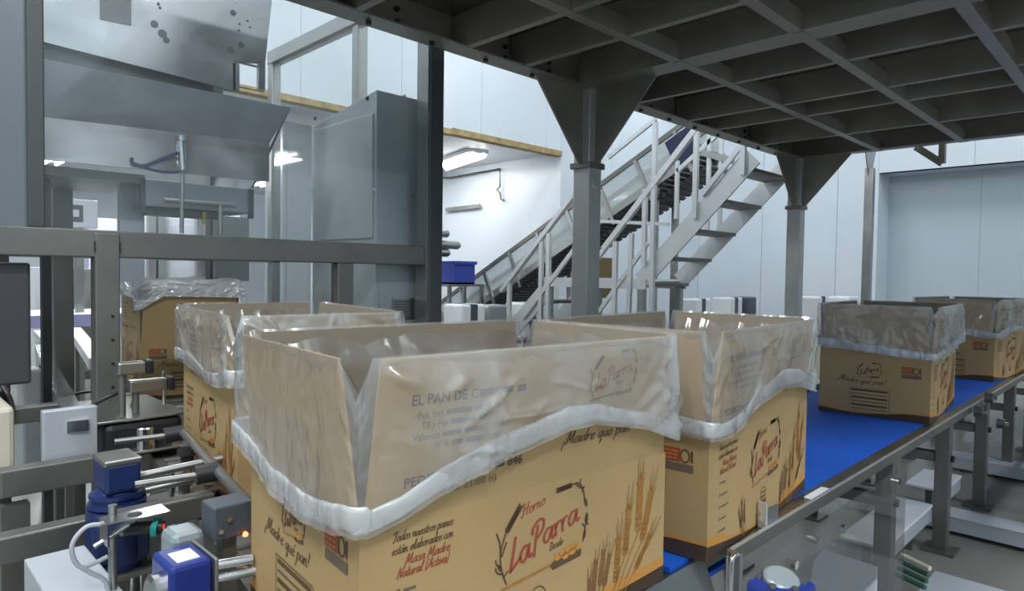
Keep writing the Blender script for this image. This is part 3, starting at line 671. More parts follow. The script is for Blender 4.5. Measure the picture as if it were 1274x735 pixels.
def logo(red, brown, gold, orange, fn, fn2, u, v, s=1., horno=True):
    """wreath of ears round the bakery lettering, peel with loaf below; (u, v) its centre, laid out on the large carton face"""
    T = lambda a, b: (u + (a - .315) * s, v + (b - .158) * s)
    f = lambda a, b: fn(*T(a, b)); f2 = lambda a, b: fn2(*T(a, b))
    # lettering drawn on a rising line
    script(red, 'La', f, .2395, .1165, .0215, .0054, .30, .22, 1.12)
    script(red, 'Parra', f, .2815, .1345, .0200, .0050, .27, .22, 1.22)
    if horno: script(red, 'Horno', f, .262, .193, .0088, .0017, .23, .3, 1.25)
    # ears and stalks
    for (tip, foot, wd) in (((.258, .210), (.231, .176), .011), ((.333, .219), (.366, .222), .0105)):
        dx, dy = tip[0] - foot[0], tip[1] - foot[1]; a = math.atan2(dy, dx); L_ = math.hypot(dx, dy)
        for k in range(7):
            for sd in (-1, 1): grain(brown, f, foot[0] + dx * k / 7, foot[1] + dy * k / 7, a + sd * .4, L_ * .26, wd * .55)
        grain(brown, f, foot[0], foot[1], a, L_, wd * .8)
    for pts in ([(.231, .176), (.222, .150), (.224, .125), (.234, .100)], [(.214, .180), (.220, .165), (.2225, .145)], [(.224, .143), (.229, .155), (.233, .163)], [(.2225, .128), (.215, .135), (.213, .142)], [(.226, .118), (.216, .122), (.213, .130)], [(.228, .112), (.236, .120)],
                [(.366, .222), (.380, .222), (.390, .208), (.394, .190)], [(.372, .223), (.385, .213), (.392, .214), (.386, .206)], [(.382, .218), (.384, .228)], [(.398, .168), (.396, .148), (.391, .125)], [(.396, .148), (.388, .155)], [(.395, .16), (.403, .150)]):
        ribbon(brown, [(q.x, q.y) for q in smooth_pts([(*p, 0) for p in pts], 4)], f, .0028, .2)
    for p in ((.393, .196, -1.2, .018, .008), (.398, .150, 1.5, .022, .008), (.392, .126, 1.35, .02, .007), (.224, .122, 2.1, .014, .006)): grain(brown, f, *p)
    # peel
    ribbon(gold, [(.224, .094), (.323, .1055)], f, .0042, 0)
    poly(brown, [(.319, .105), (.326, .0965), (.387, .1035), (.388, .1145), (.330, .111)], f)
    for cx, cy in ((.335, .113), (.346, .1155), (.358, .118), (.370, .121), (.380, .1195), (.352, .111), (.367, .114)):
        poly(orange, [(cx + .0078 * math.cos(k * PI / 5), cy + .0015 + .0058 * math.sin(k * PI / 5)) for k in range(10)], lambda a, b: fn2(*T(a, b)))
    script(brown, 'Desde', f, .318, .1275, .0064, .0015, .17, .25, 1.05)
def ring(mb, fn, u, v, r, pen, n=20, sy=1.):
    ribbon(mb, [(u + r * math.cos(2 * PI * k / n), v + r * sy * math.sin(2 * PI * k / n)) for k in range(n + 1)], fn, pen, 0)

CL, CWD, CB, FL = .6, .4, .235, .212
def layer(o): return lambda a, b: Vector((a - .3, -.2 - o, b))
def layer_x(o): return lambda a, b: Vector((-.3 - o, .2 - a, b))
def layer_x2(o): return lambda a, b: Vector((.3 + o, -.2 + a, b))
def layer_f(o): return lambda a, b: Vector((a - .3, -.0005 - o, b - CB))
def wave(dark, orange, fn, fn2, Lw, prof, edge=.011):
    n = 24
    for mb, f_, add in ((orange, fn, edge), (dark, fn2, 0)):
        for i in range(n):
            u0, u1 = Lw * i / n, Lw * (i + 1) / n
            a, b = prof(u0), prof(u1); ex0 = add * (1.6 if u0 > Lw * .7 or u0 < Lw * .15 else .5) if add else 0; ex1 = add * (1.6 if u1 > Lw * .7 or u1 < Lw * .15 else .5) if add else 0
            poly(mb, [(u0, .0005), (u1, .0005), (u1, max(.0015, b + ex1)), (u0, max(.0015, a + ex0))], f_)
def long_prof(u):
    t = u / .6; return .024 - .030 * math.sin(min(1, t / .55) * PI / 2) + .030 * max(0, (t - .38) / .62) ** 1.3 + .006
def short_prof(u):
    t = u / .4; return .020 - .014 * math.sin(min(1, t / .8) * PI) + .012 * t

def carton_body():
    mb = MB(); t = .004
    a, b = CL / 2, CWD / 2
    mb.box(-a, a, -b, -b + t, 0, CB).box(-a, a, b - t, b, 0, CB).box(-a, -a + t, -b + t, b - t, 0, CB).box(a - t, a, -b + t, b - t, 0, CB).box(-a + t, a - t, -b + t, b - t, 0, t)
    return mb
def make_carton(label, loc, rz, tilts, flapped=True):
    t = thing('carton', label, 'carton', loc, rz, 'open printed cartons')
    M = WM.pop(t.name)                     # children are laid out in the carton's own frame
    bd = carton_body().build('body', KRAFT, t); bd.data.materials.append(KRAFT_IN_SHADE)
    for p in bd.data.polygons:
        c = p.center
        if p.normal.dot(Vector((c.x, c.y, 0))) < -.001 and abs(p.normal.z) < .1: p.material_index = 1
    fl = []
    for k, (ln, off, rot) in enumerate(((CL, (0, -CWD / 2, CB), 0), (CWD, (CL / 2, 0, CB), PI / 2), (CL, (0, CWD / 2, CB), PI), (CWD, (-CL / 2, 0, CB), -PI / 2))):
        h = ln / 2 - .004
        mb = MB().prism([(-h, 0, 0), (h, 0, 0), (h - .003, 0, .012), (h - .014, 0, FL), (-h + .014, 0, FL), (-h + .003, 0, .012)], (0, .004, 0))
        f = mb.build('flap', KRAFT, t); f.data.materials.append(KRAFT_IN_SHADE); f.data.polygons[1].material_index = 1; f.location = off; f.rotation_euler = (tilts[k], 0, rot); fl.append(f)
    wd, orr, brown, grey, red, gold, ded, red2 = MB(), MB(), MB(), MB(), MB(), MB(), MB(), MB()
    L1, L2, L3, L4 = layer(.0004), layer(.0007), layer(.0010), layer(.0013)
    wave(wd, orr, L1, L2, CL, long_prof)
    # long side
    script(brown, 'Todos nuestros panes', L3, .045, .2085, .0062, .0014, .03, .3, .98)
    script(brown, 'est\u00e1n elaborados con', L3, .044, .192, .0062, .0014, .03, .3, .98)
    script(red, 'Masa Madre', L3, .064, .1755, .0066, .0015, .03, .3, 1.1)
    script(red, 'Natural (Activa)', L3, .052, .160, .0066, .0015, .03, .3, 1.0)
    for k in range(5):
        vv = .140 - k * .0242
        smear(grey, L3, .062, vv, .026 + .004 * (k % 3), .0075); ring(brown, L3, .054, vv + .003, .003, .0012, 8)
    logo(red, brown, gold, orr, L3, L4, .315, .158)
    ring(brown, L3, .296, .064, .0155, .0018, 18); smear(brown, L3, .286, .066, .02, .007); smear(brown, L3, .284, .056, .024, .007)
    poly(brown, [(.278, .050), (.315, .050), (.311, .038), (.281, .038)], L3)
    for tip, foot, root in (((.532, .205), (.528, .106), (.47, .0)), ((.563, .176), (.539, .088), (.48, .0)), ((.503, .158), (.495, .074), (.462, .0)), ((.478, .110), (.473, .033), (.455, .0)), ((.560, .092), (.523, .044), (.492, .005))):
        ear(gold, ded, L3, tip, foot, root, L2, .0155, 10, .046)
    for tip, foot, root in (((.441, .095), (.433, .039), (.428, .0)), ((.423, .083), (.417, .03), (.42, .0)), ((.455, .085), (.443, .035), (.435, .0)), ((.408, .056), (.408, .015), (.412, .0))):
        ear(ded, ded, L3, tip, foot, root, L2, .010, 8, .03)
    for tip, foot, root in (((.170, .076), (.176, .03), (.186, .0)), ((.186, .066), (.188, .025), (.190, .0)), ((.158, .054), (.170, .02), (.182, .0))):
        ear(ded, ded, L3, tip, foot, root, L2, .009, 8, .022)
    if CB < .26: pass
    # short sides
    for F, with_badge in ((layer_x, True), (layer_x2, False)):
        S1, S2, S3, S4 = F(.0004), F(.0007), F(.0010), F(.0013)
        wave(wd, orr, S1, S2, CWD, short_prof, .004)
        logo(red2, brown, gold, orr, S3, S4, .190, .186, .48, False)
        script(brown, '\u00a1Madre qu\u00e9 pan!', S3, .070, .139, .0115, .0022, -.03, .3, 1.25, sag=.004)
        bx = .301 if with_badge else .035
        poly(red2 if False else red, [(bx, .186), (bx + .040, .186), (bx + .040, .213), (bx, .213)], S3)
        poly(grey, [(bx, .168), (bx + .068, .168), (bx + .068, .183), (bx, .183)], S3)
        ring(brown, S3, bx + .050, .199, .0095, .0035, 14, 1.3); poly(brown, [(bx + .062, .188), (bx + .067, .188), (bx + .067, .211), (bx + .062, .211)], S3)
        for k in range(3): smear(orr, S4, bx + .003, .205 - k * .0075, .033, .005)
        for a, b in (((.118, .112), (.262, .112)), ((.262, .112), (.262, .018)), ((.262, .018), (.118, .018)), ((.118, .018), (.118, .112))): ribbon(brown, [a, b], S3, .0016, 0)
        for k in range(6):
            vv = .104 - k * .015
            ribbon(grey if k % 2 else brown, [(.125, vv), (.255, vv)], S3, .0075 if k % 2 == 0 else .0035, 0)
    wd.build('printed_wave', PRINT_WAVE, t); orr.build('printed_orange', PRINT_ORANGE, t); brown.build('printed_brown_lettering', PRINT_BROWN, t)
    grey.build('printed_small_text', PRINT_GREY, t); red.build('printed_red_lettering', PRINT_RED, t); gold.build('printed_wheat', PRINT_GOLD, t); red2.build('printed_dark_red', PRINT_DKRED, t); ded.build('printed_brown_wheat', mat_ded, t)
    # front flap print
    b2, g2, r2, o2, br2 = MB(), MB(), MB(), MB(), MB()
    F1, F2 = layer_f(.0006), layer_f(.0010)
    sans(b2, 'EL PAN DE C', F1, .064, .3845, .0195, width=.104, bold=.02); smear(b2, F1, .170, .3845, .084, .0195)
    sans(g2, 'Pol. Ind.', F1, .074, .366, .0135, width=.040); smear(g2, F1, .118, .366, .095, .0135)
    sans(g2, 'Tlf y Fax', F1, .080, .352, .0135, width=.042); smear(g2, F1, .126, .352, .070, .0135)
    sans(g2, 'Valencia', F1, .067, .337, .0135, width=.042); smear(g2, F1, .113, .337, .105, .0135)
    sans(g2, 'N\u00ba R.', F1, .103, .323, .0135, width=.022); smear(g2, F1, .129, .323, .080, .0135)
    sans(b2, 'PEDIDOS', F1, .059, .277, .0185, width=.078, bold=.02); smear(b2, F1, .143, .277, .080, .0185); sans(b2, '846', F1, .229, .277, .0185, width=.028, bold=.02)
    sans(g2, '(l\u00edmite 21:00 h)', F1, .104, .259, .0145, width=.106)
    script(b2, '\u00a1Madre que pan!', F1, .337, .2905, .0098, .0019, .0, .3, 1.35)
    logo(r2, br2, br2, o2, F1, F2, .446, .393, .60, False)
    fb = fl[0]; FM = Matrix.Identity(4)
    for mb, nm, mt in ((b2, 'printed_lettering', PRINT_BROWN), (g2, 'printed_small_text', PRINT_GREY), (r2, 'printed_red_lettering', PRINT_RED), (br2, 'printed_wreath', PRINT_BROWN), (o2, 'printed_loaf', PRINT_ORANGE)):
        mb.build(nm, mt, fb)
    for o in list(t.children) + list(fb.children):
        if o.name.startswith('printed'): o['kind'] = 'stuff'
    WM[t.name] = M
    return t
mat_ded = mat('ink_brown_wheat', (.22, .11, .04), .55)
def copy_carton(src, label, loc, rz, tilts):
    r = src.copy(); C.objects.link(r); r.location = loc; r.rotation_euler = (0, 0, rz); r['label'] = label
    k = 0
    for ch in src.children:
        c = ch.copy(); C.objects.link(c); c.parent = r
        if ch.name.startswith('flap'): c.rotation_euler = (tilts[k], 0, ch.rotation_euler[2]); k += 1
        for g in ch.children:
            d = g.copy(); C.objects.link(d); d.parent = c
    return r

nm_ = MB(); sans(nm_, '2', lambda a, b: Vector((2.775 + a, EY - .0548, 1.615 + b)), 0, 0, .085); nm_.build('painted_number', STEEL_BR, NUM)
def lerp_keys(keys, p):
    for (a, va), (b, vb) in zip(keys, keys[1:]):
        if a <= p <= b:
            t = (p - a) / (b - a); return va + (vb - va) * t
    return keys[-1][1]
def make_liner(label, loc, rz, tilts, hem, dip=.045, seed=0., wr=1.0, inside=True, hem_w=.032, up=.004, skin=None):
    """film bag folded outwards over the flaps; hem = [(perimeter 0..4, height above the crease)], sides 0 front 1 right 2 back 3 left"""
    t = thing('plastic_liner', label, 'bag', loc, rz, 'clear plastic liner bags')
    M = WM.pop(t.name)
    sides = []
    for k, (ln, off, rot) in enumerate(((CL, (0, -CWD / 2), 0), (CWD, (CL / 2, 0), PI / 2), (CL, (0, CWD / 2), PI), (CWD, (-CL / 2, 0), -PI / 2))):
        R_ = Matrix.Rotation(rot, 3, 'Z'); n = R_ @ Vector((0, -1, 0)); a = R_ @ Vector((1, 0, 0)); sides.append((ln, Vector((*off, 0)), n, a, tilts[k]))
    def surf(k, s, w, e):
        ln, off, n, a, tl = sides[k]
        p = off + a * ((s - .5) * (ln - .006)) + n * e
        if w >= 0: return p + n * (w * math.sin(tl)) + Vector((0, 0, CB + w * math.cos(tl)))
        return p + Vector((0, 0, CB + w))
    NS, NC = 84, 10
    cols = []   # (perim param, function w,e -> point, rim height, crease sign)
    for k in range(4):
        for i in range(NS + 1):
            s = i / NS
            cols.append((k + s * .96, ('s', k, s), FL + up + (up * .5 * noise.noise((k * 2 + s * 3, seed, 0)) if up > .01 else 0)))
        for j in range(1, NC):
            u = j / NC
            d = dip * (1 - abs(2 * u - 1)) ** .8 * (1 + .4 * noise.noise((k * 3.1 + seed, 7, 0)))
            cols.append((k + .96 + u * .04, ('c', k, u), FL + up - d))
    def pt(col, w, e):
        kind, k, s = col
        if kind == 's': return surf(k, s, w, e)
        a = surf(k, 1, w, e); b = surf((k + 1) % 4, 0, w, e)
        # round the corner a little
        c = a.lerp(b, s); bul = (sides[k][2] + sides[(k + 1) % 4][2]) * (.5 * e * math.sin(PI * s) * .6)
        return c + bul
    hk = lambda p: lerp_keys(hem, p)
    NR = 44
    rg_ = random.Random(int(seed * 10) + 3)
    creases = []
    for k in range(4):
        L_ = CL if k % 2 == 0 else CWD
        for _ in range(int((30 if k < 2 else 12) * wr)):
            x0 = rg_.random() * L_; y0 = rg_.random() ** 1.3 * .16
            if rg_.random() < .4:
                x0 = rg_.choice((rg_.uniform(0, .06), rg_.uniform(L_ - .06, L_))); th = rg_.uniform(.5, 1.2) if x0 < L_ / 2 else PI - rg_.uniform(.5, 1.2)
            else: th = rg_.choice((rg_.uniform(1.2, 1.9), rg_.uniform(.2, 1.0), rg_.uniform(2.1, 2.9)))
            creases.append((k, x0, y0, math.cos(th), math.sin(th), rg_.uniform(.03, .13), rg_.uniform(.0025, .0065) * (1 if k < 2 else .4), rg_.uniform(.0055, .012) * (1 if k < 2 else 1.5)))
    def crease(p, r):
        e = 0.; k = int(p); L_ = CL if k % 2 == 0 else CWD
        X = (p - k) / .96 * L_; Y = r * .21
        for kk, x0, y0, cx, cy, ln, amp, wd in creases:
            if kk != k: continue
            x = X - x0; y = Y - y0
            t_ = (x * cx + y * cy) / ln
            if t_ < -.12 or t_ > 1.12: continue
            d = (x * cy - y * cx) / (wd * (1 - .5 * t_))
            if abs(d) < 2.6: e += 1.1 * amp * math.exp(-d * d) * max(0, min(1, 4 * (t_ + .12), 2.5 * (1.12 - t_)))
        return min(e, .012)
    def wrink(p, tt, amp):
        x = p * 9 + seed
        big = noise.noise((x * .55, tt * 1.2 + seed, 1.7)); mid = noise.noise((x * 1.6 + tt * 1.5, tt * 2.2, 4.2 + seed)); fine = abs(noise.noise((x * 3.4 - tt * 2, tt * 4.0, 9.1)))
        return amp * (.8 * big + .5 * mid + .5 * fine) * wr
    def sheet(rows_fn, nr):
        vs = []; fs = []
        n = len(cols)
        for r in range(nr + 1):
            for c in cols: vs.append(rows_fn(c, r / nr))
        for r in range(nr):
            for i in range(n): fs.append((r * n + i, r * n + (i + 1) % n, (r + 1) * n + (i + 1) % n, (r + 1) * n + i))
        return MB().add(vs, fs, True)
    def outer(c, r):
        p, col, rim = c; h = hk(p)
        w = rim + (h - rim) * r
        e = .0055 + .006 * min(1, r * 5) + (max(-.004, wrink(p, r, .004 + .006 * r)) + crease(p, r) + (.006 * noise.noise((p * 60, r * 9, seed)) if col[0] == 'c' else 0)) * min(1, r * 8) + .010 * r * r
        return pt(col, w, e)
    sk = sheet(outer, NR).build('skirt', skin or LINER, t)
    if not skin:                       # the taut web across each corner slit is clear film
        sk.data.materials.append(LINER_IN); nn = len(cols)
        for pi_, pl in enumerate(sk.data.polygons):
            c0, c1 = cols[pi_ % nn], cols[(pi_ + 1) % nn]
            if (c0[1][0] == 'c' or c1[1][0] == 'c') and .14 < (pi_ // nn) / NR < .93: pl.material_index = 1
    if inside:
        def inner(c, r):
            p, col, rim = c; w = rim + (-.20 - rim) * r
            e = .0055 * (1 - min(1, r * 6)) * 1 - (.008 + max(-.003, .012 + wrink(p + 40, r, .02))) * min(1, r * 6)
            return pt(col, w, e)
        sheet(inner, 12).build('lining', LINER_IN, t)
    # hem: flattened gathered roll along the lower edge
    n = len(cols); m_ = 10; vs = []; fs = []
    for p, col, rim in cols:
        h = hk(p); hw = hem_w * (.75 + .5 * noise.noise((p * 2.1 + seed, 3.3, 0)) + .3) * .5
        th = .0035 + .0015 * noise.noise((p * 5 + seed, 8.8, 0))
        for q in range(m_):
            a = 2 * PI * q / m_
            w = h + .004 + hw + hw * math.sin(a); e = .017 + max(0, .010 * wrink(p, 1, 1)) + th * math.cos(a) + .0016 * noise.noise((p * 7, q * .9, seed))
            vs.append(pt(col, w, max(.004, e)))
    for i in range(n):
        for q in range(m_): fs.append((i * m_ + q, ((i + 1) % n) * m_ + q, ((i + 1) % n) * m_ + (q + 1) % m_, i * m_ + (q + 1) % m_))
    MB().add(vs, fs, True).build('hem', HEM, t)
    WM[t.name] = M
    return t

def place(corner, ang, swap=False):
    """centre of a carton from its corner nearest the camera and the direction of its long (or short) visible side"""
    c, s = math.cos(ang), math.sin(ang)
    return Vector((corner[0] + c * CL / 2 - s * CWD / 2, corner[1] + s * CL / 2 + c * CWD / 2, HB))
R_ = -.145
CONV_DIR = Vector((-math.sin(R_), math.cos(R_), 0)); CONV_X = Vector((math.cos(R_), math.sin(R_), 0))
TC = (.09, .10, .05, .10)
pC = place((.4413, .6992), -.0976); pC.z += .001
cC = make_carton('large printed carton nearest the camera with wide open flaps', pC, -.0976, TC)
make_liner('clear liner over the nearest large carton, milky hem sagging at its front corner', pC, -.0976, TC,
           [(0, -.004), (.07, .004), (.17, .030), (.33, .056), (.42, .066), (.52, .084), (.62, .085), (.82, .060), (.96, .028), (1.0, .028), (1.5, .05), (2, .06), (2.5, .05), (3.0, .028), (3.1, .022), (3.4, -.018), (3.7, -.022), (3.96, -.004), (4.0, -.004)], .06, 0., 1.0)
pD = place((1.166, .6235), .078); pD.z += .001
TD = (.07, .07, .03, .08)
copy_carton(cC, 'second large carton on the blue belt beside the steel rail, behind the clip', pD, .078, TD)
make_liner('clear liner over the carton by the rail clip, hem swept up to the right', pD, .078, TD,
           [(0, .005), (.04, .005), (.13, .008), (.22, .022), (.30, .046), (.42, .056), (.53, .066), (.75, .054), (.96, .024), (1.0, .022), (2, .05), (3, .03), (3.5, .014), (3.96, .008), (4, .006)], .055, 11., .9)
pE = place((2.9123, .6485), .0686)
TE = (.06, .05, .04, .05)
copy_carton(cC, 'carton further along the blue belt under the platform, dark end face towards us', pE, .0686, TE)
make_liner('clear liner over the carton under the platform, loose fold bulging at its right', pE, .0686, TE,
           [(0, .010), (.3, .012), (.5, .02), (.8, .04), (1, .05), (2, .05), (3, .035), (3.3, .03), (3.7, .016), (3.96, .010), (4, .010)], .03, 23., 1.5)
pF = place((4.42, .690), -.10)
copy_carton(cC, 'farthest carton on the blue belt, cut by the right edge of the picture', pF, -.10, TE)
make_liner('clear liner over the farthest belt carton at the right edge', pF, -.10, TE,
           [(0, .0), (.3, .025), (.5, .03), (.8, .03), (1, .03), (2, .05), (3, .02), (3.5, .01), (3.96, .0), (4, .0)], .03, 37., 1.6)
def placeB(corner):
    p = Vector((*corner, HB)) + CONV_X * CWD / 2 + CONV_DIR * CL / 2; p.z += .001; return p
TB = (.06, .07, .05, .05)
pB = placeB((.62, 1.49))
copy_carton(cC, 'carton waiting between the guard posts behind the nearest one, turned lengthwise', pB, -PI / 2 + R_, TB)
make_liner('clear liner over the carton waiting between the guard posts, hem bunched at its left', pB, -PI / 2 + R_, TB,
           [(0, .05), (.3, .053), (.6, .036), (.85, .042), (.96, .055), (1, .055), (1.5, .05), (2, .05), (3, .05), (4, .05)], .05, 51., 1.1)
pA = placeB((.86, 3.05))
TA = (.0, .0, .0, .0)
copy_carton(cC, 'rearmost brown carton under the hopper with film just over its rim', pA, -PI / 2 + R_, TA)
make_liner('short film folded just over the rim of the rearmost carton under the hopper', pA, -PI / 2 + R_, TA,
           [(0, .19), (.6, .195), (.9, .19), (.96, .14), (1.02, .15), (1.2, .20), (1.7, .195), (2, .19), (3, .195), (4, .20)], .004, 63., .8, True, .014, .060, MILKY)

# ------------------------------------------------------------------ infeed conveyor under the left cartons
ci = Vector((.818, 1.472, 0)); s0, s1 = -.86, 2.35
inf = thing('roller_conveyor', 'dark roller conveyor carrying the left row of cartons out of the machine', 'conveyor', ci, R_)
MI = WM.pop(inf.name)
for sx in (-.265, .265): MB().box(sx - .012, sx + .012, s0, s1, HB - .10, HB - .004).build('side_frame', STEEL_DK, inf)
k = s0 + .04
while k < s1:
    MB().tube([(-.252, k, HB - .028), (.252, k, HB - .028)], .0275, 12).build('roller', STEEL_DK, inf); k += .085
for yy in (s0 + .15, .6, s1 - .2):
    for sx in (-.265, .265): MB().box(sx - .02, sx + .02, yy - .02, yy + .02, 0, HB - .10).build('leg', STEEL_DK, inf)
WM[inf.name] = MI
# guide rod on its brackets
def ZP(px, py, z): return at(px, py, Z=z)
g0, g1 = ZP(226, 536, .70), ZP(308, 626, .70)
gr = thing('guide_rod', 'dark round guide rod running beside the left cartons', 'guide', (g0 + g1) / 2)
MB().tube([g0, g1 + (g1 - g0) * .15], .012, 10).build('rod', STEEL_DK, gr)
for t0 in (.02, .63):
    p = g0.lerp(g1, t0)
    MB().tube([p + Vector((-.045, .008, -.005)), p + Vector((.0, 0, -.002))], .022, 12).build('clamp', BLACK, gr)
    MB().tube([p + Vector((-.16, .03, -.006)), p + Vector((-.03, .006, -.005))], .008, 8).build('stem', STEEL, gr)
# bracket arms carrying the rod
def lbracket(p, ln, label):
    t = thing('bracket', label, 'bracket', p, 0, 'flat bracket arms of the left guide')
    MB().box(p.x - .10, p.x + ln, p.y - .03, p.y + .03, p.z - .008, p.z).build('arm', STEEL, t, .003)
    MB().box(p.x + ln - .03, p.x + ln + .02, p.y - .12, p.y - .03, p.z - .012, p.z).build('tab', STEEL, t, .003)
    MB().box(p.x + ln - .03, p.x + ln + .025, p.y - .12, p.y - .06, p.z - .09, p.z - .012).build('block', NAVY, t, .004)
    MB().lathe((p.x - .02, p.y, p.z), (0, 0, 1), [(0, .026), (.06, .026), (.064, .022), (.064, 0)], 18).build('spacer_post', STEEL_BR, t)
    MB().lathe((p.x + ln - .05, p.y - .01, p.z), (0, 0, 1), [(0, .01), (.01, .01), (.01, 0)], 6).build('bolt', STEEL_BR, t)
    MB().box(p.x - .10, p.x - .07, p.y - .02, p.y + .02, 0, p.z - .008).build('support', STEEL_DK, t)
b1 = ZP(190, 556, .63); lbracket(b1, .11, 'flat bracket arm with silver post beside the waiting carton, upper of two')
b2_ = ZP(236, 610, .62); lbracket(b2_, .09, 'flat bracket arm with silver post above the lower blue motor, lower of two')
kn = ZP(233, 572, .66)
t = tag(MB().lathe(kn - Vector((0, 0, .02)), (0, 0, 1), [(0, .014), (.03, .016), (.035, .024), (.06, .022), (.065, 0)], 16).build('knob', BLACK), 'black clamp knob between the two silver posts', 'knob')
# pneumatic slides behind
p = ZP(180, 505, .72)
t = thing('pneumatic_slide', 'pale grey slide unit with rounded dark underside left of the cartons', 'actuator', (p.x, p.y, 0))
MB().box(p.x - .17, p.x + .07, p.y - .16, p.y + .22, p.z - .01, p.z, .004).build('cover', STEEL, t)
MB().box(p.x - .15, p.x + .065, p.y - .155, p.y + .2, p.z - .12, p.z - .011, .02).build('body', BLACK, t)
MB().box(p.x - .1, p.x - .06, p.y, p.y + .04, 0, p.z - .12).build('post', STEEL_DK, t)
MB().tube([(p.x - .06, p.y + .1, p.z), (p.x - .06, p.y + .1, p.z + .09)], .012, 8).build('pin', STEEL_BR, t)
MB().tube([(p.x + .05, p.y - .02, p.z), (p.x + .05, p.y - .02, p.z + .11)], .006, 8).build('pin', STEEL_BR, t)
MB().tube(smooth_pts([(p.x - .22, p.y, p.z - .02), (p.x - .12, p.y - .06, p.z + .05), (p.x - .04, p.y - .03, p.z + .06), (p.x - .03, p.y + .02, p.z - .0), (p.x - .1, p.y - .1, p.z - .04)], 5), .006, 6).build('hose', CABLE_DK, t)
for (px, py, z, ln, lab) in ((188, 478, .80, .085, 'lower grey air cylinder in front of the rear carton'), (166, 457, .86, .06, 'upper grey air cylinder beside the punched post')):
    q = ZP(px, py, z)
    t = thing('air_cylinder', lab, 'cylinder', q, 0, 'air cylinders by the rear carton')
    MB().box(q.x - ln * .75, q.x + ln / 2, q.y - .02, q.y + .02, q.z - .018, q.z + .018, .005).build('barrel', STEEL, t)
    MB().box(q.x + ln / 2, q.x + ln / 2 + .02, q.y - .022, q.y + .022, q.z - .020, q.z + .020, .004).build('end_cap', BLACK, t)
    MB().tube([(q.x - ln * .5, q.y, .0), (q.x - ln * .5, q.y, q.z - .018)], .010, 8).build('stand', STEEL_DK, t)
# blue motor standing on end
mc = at(146, 640, Y=1.66)
t = thing('gear_motor', 'upright dark blue gear motor with ribbed dome left of the cartons', 'motor', (mc.x, 1.66, 0))
top = at(146, 570, Y=1.66).z; dome = at(146, 606, Y=1.66).z; flg = at(146, 628, Y=1.66).z; bot = at(146, 694, Y=1.66).z
MB().box(mc.x - .036, mc.x + .036, 1.61, 1.71, dome, top, .008).build('terminal_box', NAVY, t)
MB().box(mc.x - .037, mc.x + .037, 1.608, 1.712, top - .004, top + .008, .003).build('lid', STEEL, t)
MB().lathe((mc.x, 1.66, flg), (0, 0, 1), [(0, .054), (.004, .058), (.012, .058), (.014, .05), (.022, .05), (.024, .055), (.032, .055), (.034, .044), (dome - flg + .004, .036), (dome - flg + .004, 0)], 28).build('ribbed_dome', NAVY, t)
MB().lathe((mc.x, 1.66, bot), (0, 0, 1), [(-.02, 0), (-.02, .044), (0, .055), (flg - bot, .058), (flg - bot, 0)], 24).build('housing', NAVY, t)
for a in range(4):
    aa = PI / 4 + a * PI / 2
    MB().box(mc.x + .055 * math.cos(aa) - .013, mc.x + .055 * math.cos(aa) + .013, 1.66 + .055 * math.sin(aa) - .013, 1.66 + .055 * math.sin(aa) + .013, bot + .01, flg, .004).build('lug', NAVY, t)
MB().box(mc.x - .07, mc.x + .07, 1.60, 1.74, bot - .03, bot - .02).build('mount_plate', STEEL_DK, t)
MB().box(mc.x - .02, mc.x + .02, 1.64, 1.68, 0, bot - .03).build('post', STEEL_DK, t)
for dz, dl in ((top - .05, .26), (top - .085, .22)):
    MB().tube([(mc.x + .036, 1.66, dz), (mc.x + .036 + dl, 1.62, dz + .02)], .010, 10).build('shaft', STEEL, t)
# sensor on its stand
sp = at(140, 640, Y=1.36)
t = thing('sensor_stand', 'round steel pole with clamped sensor, teal ring and red lens', 'sensor', (sp.x, 1.36, 0))
z0 = at(140, 628, Y=1.36).z
MB().tube([(sp.x, 1.36, 0), (sp.x, 1.36, z0)], .0075, 12).build('pole', STEEL, t)
zb = at(165, 637, Y=1.34).z; xe = at(203, 637, Y=1.34).x; xs_ = at(126, 640, Y=1.34).x
MB().box(xs_, xe, 1.30, 1.352, zb - .003, zb).box(xs_, xs_ + .003, 1.30, 1.352, zb - .04, zb - .003).build('bracket_plate', STEEL_BR, t)
MB().lathe((xs_ + .05, 1.325, zb), (0, 0, 1), [(0, .012), (.0006, .012), (.0006, 0)], 16).build('hole', BLACK, t)
MB().box(sp.x - .012, sp.x + .035, 1.335, 1.352, zb - .035, zb - .010, .004).build('clamp', STEEL_BR, t)
MB().tube([(sp.x - .035, 1.335, zb - .045), (sp.x + .02, 1.335, zb - .02)], .005, 8).build('clamp_lever', STEEL_BR, t)
sx_ = at(193, 655, Y=1.325)
MB().tube([(sx_.x - .045, 1.345, sx_.z + .002), (sx_.x, 1.325, sx_.z)], .012, 14).build('sensor_body', BLACK, t)
ax = Vector((.8, -.6, -.1)).normalized()
MB().lathe((sx_.x - .002, 1.326, sx_.z), ax, [(0, .012), (0, .018), (.010, .018), (.010, .012)], 20).build('teal_ring', TEAL, t)
MB().lathe((sx_.x + .005, 1.321, sx_.z), ax, [(0, .0115), (.008, .011), (.008, 0)], 16).build('lens_bezel', BLACK, t)
MB().lathe((sx_.x + .0115, 1.316, sx_.z), ax, [(0, .005), (.001, .005), (.001, 0)], 12).build('lens', REDLENS, t)
cb = [at(x, y, Y=1.352) for x, y in ((128, 652), (108, 655), (92, 672), (90, 690), (100, 705), (118, 700), (134, 692))]
MB().tube(smooth_pts(cb, 5), .0042, 8).build('cable', CABLE, t)
cb = [at(x, y, Y=1.35) for x, y in ((100, 705), (112, 712), (130, 722), (136, 740))]
MB().tube(smooth_pts(cb, 5), .0042, 8).build('cable', CABLE, t)
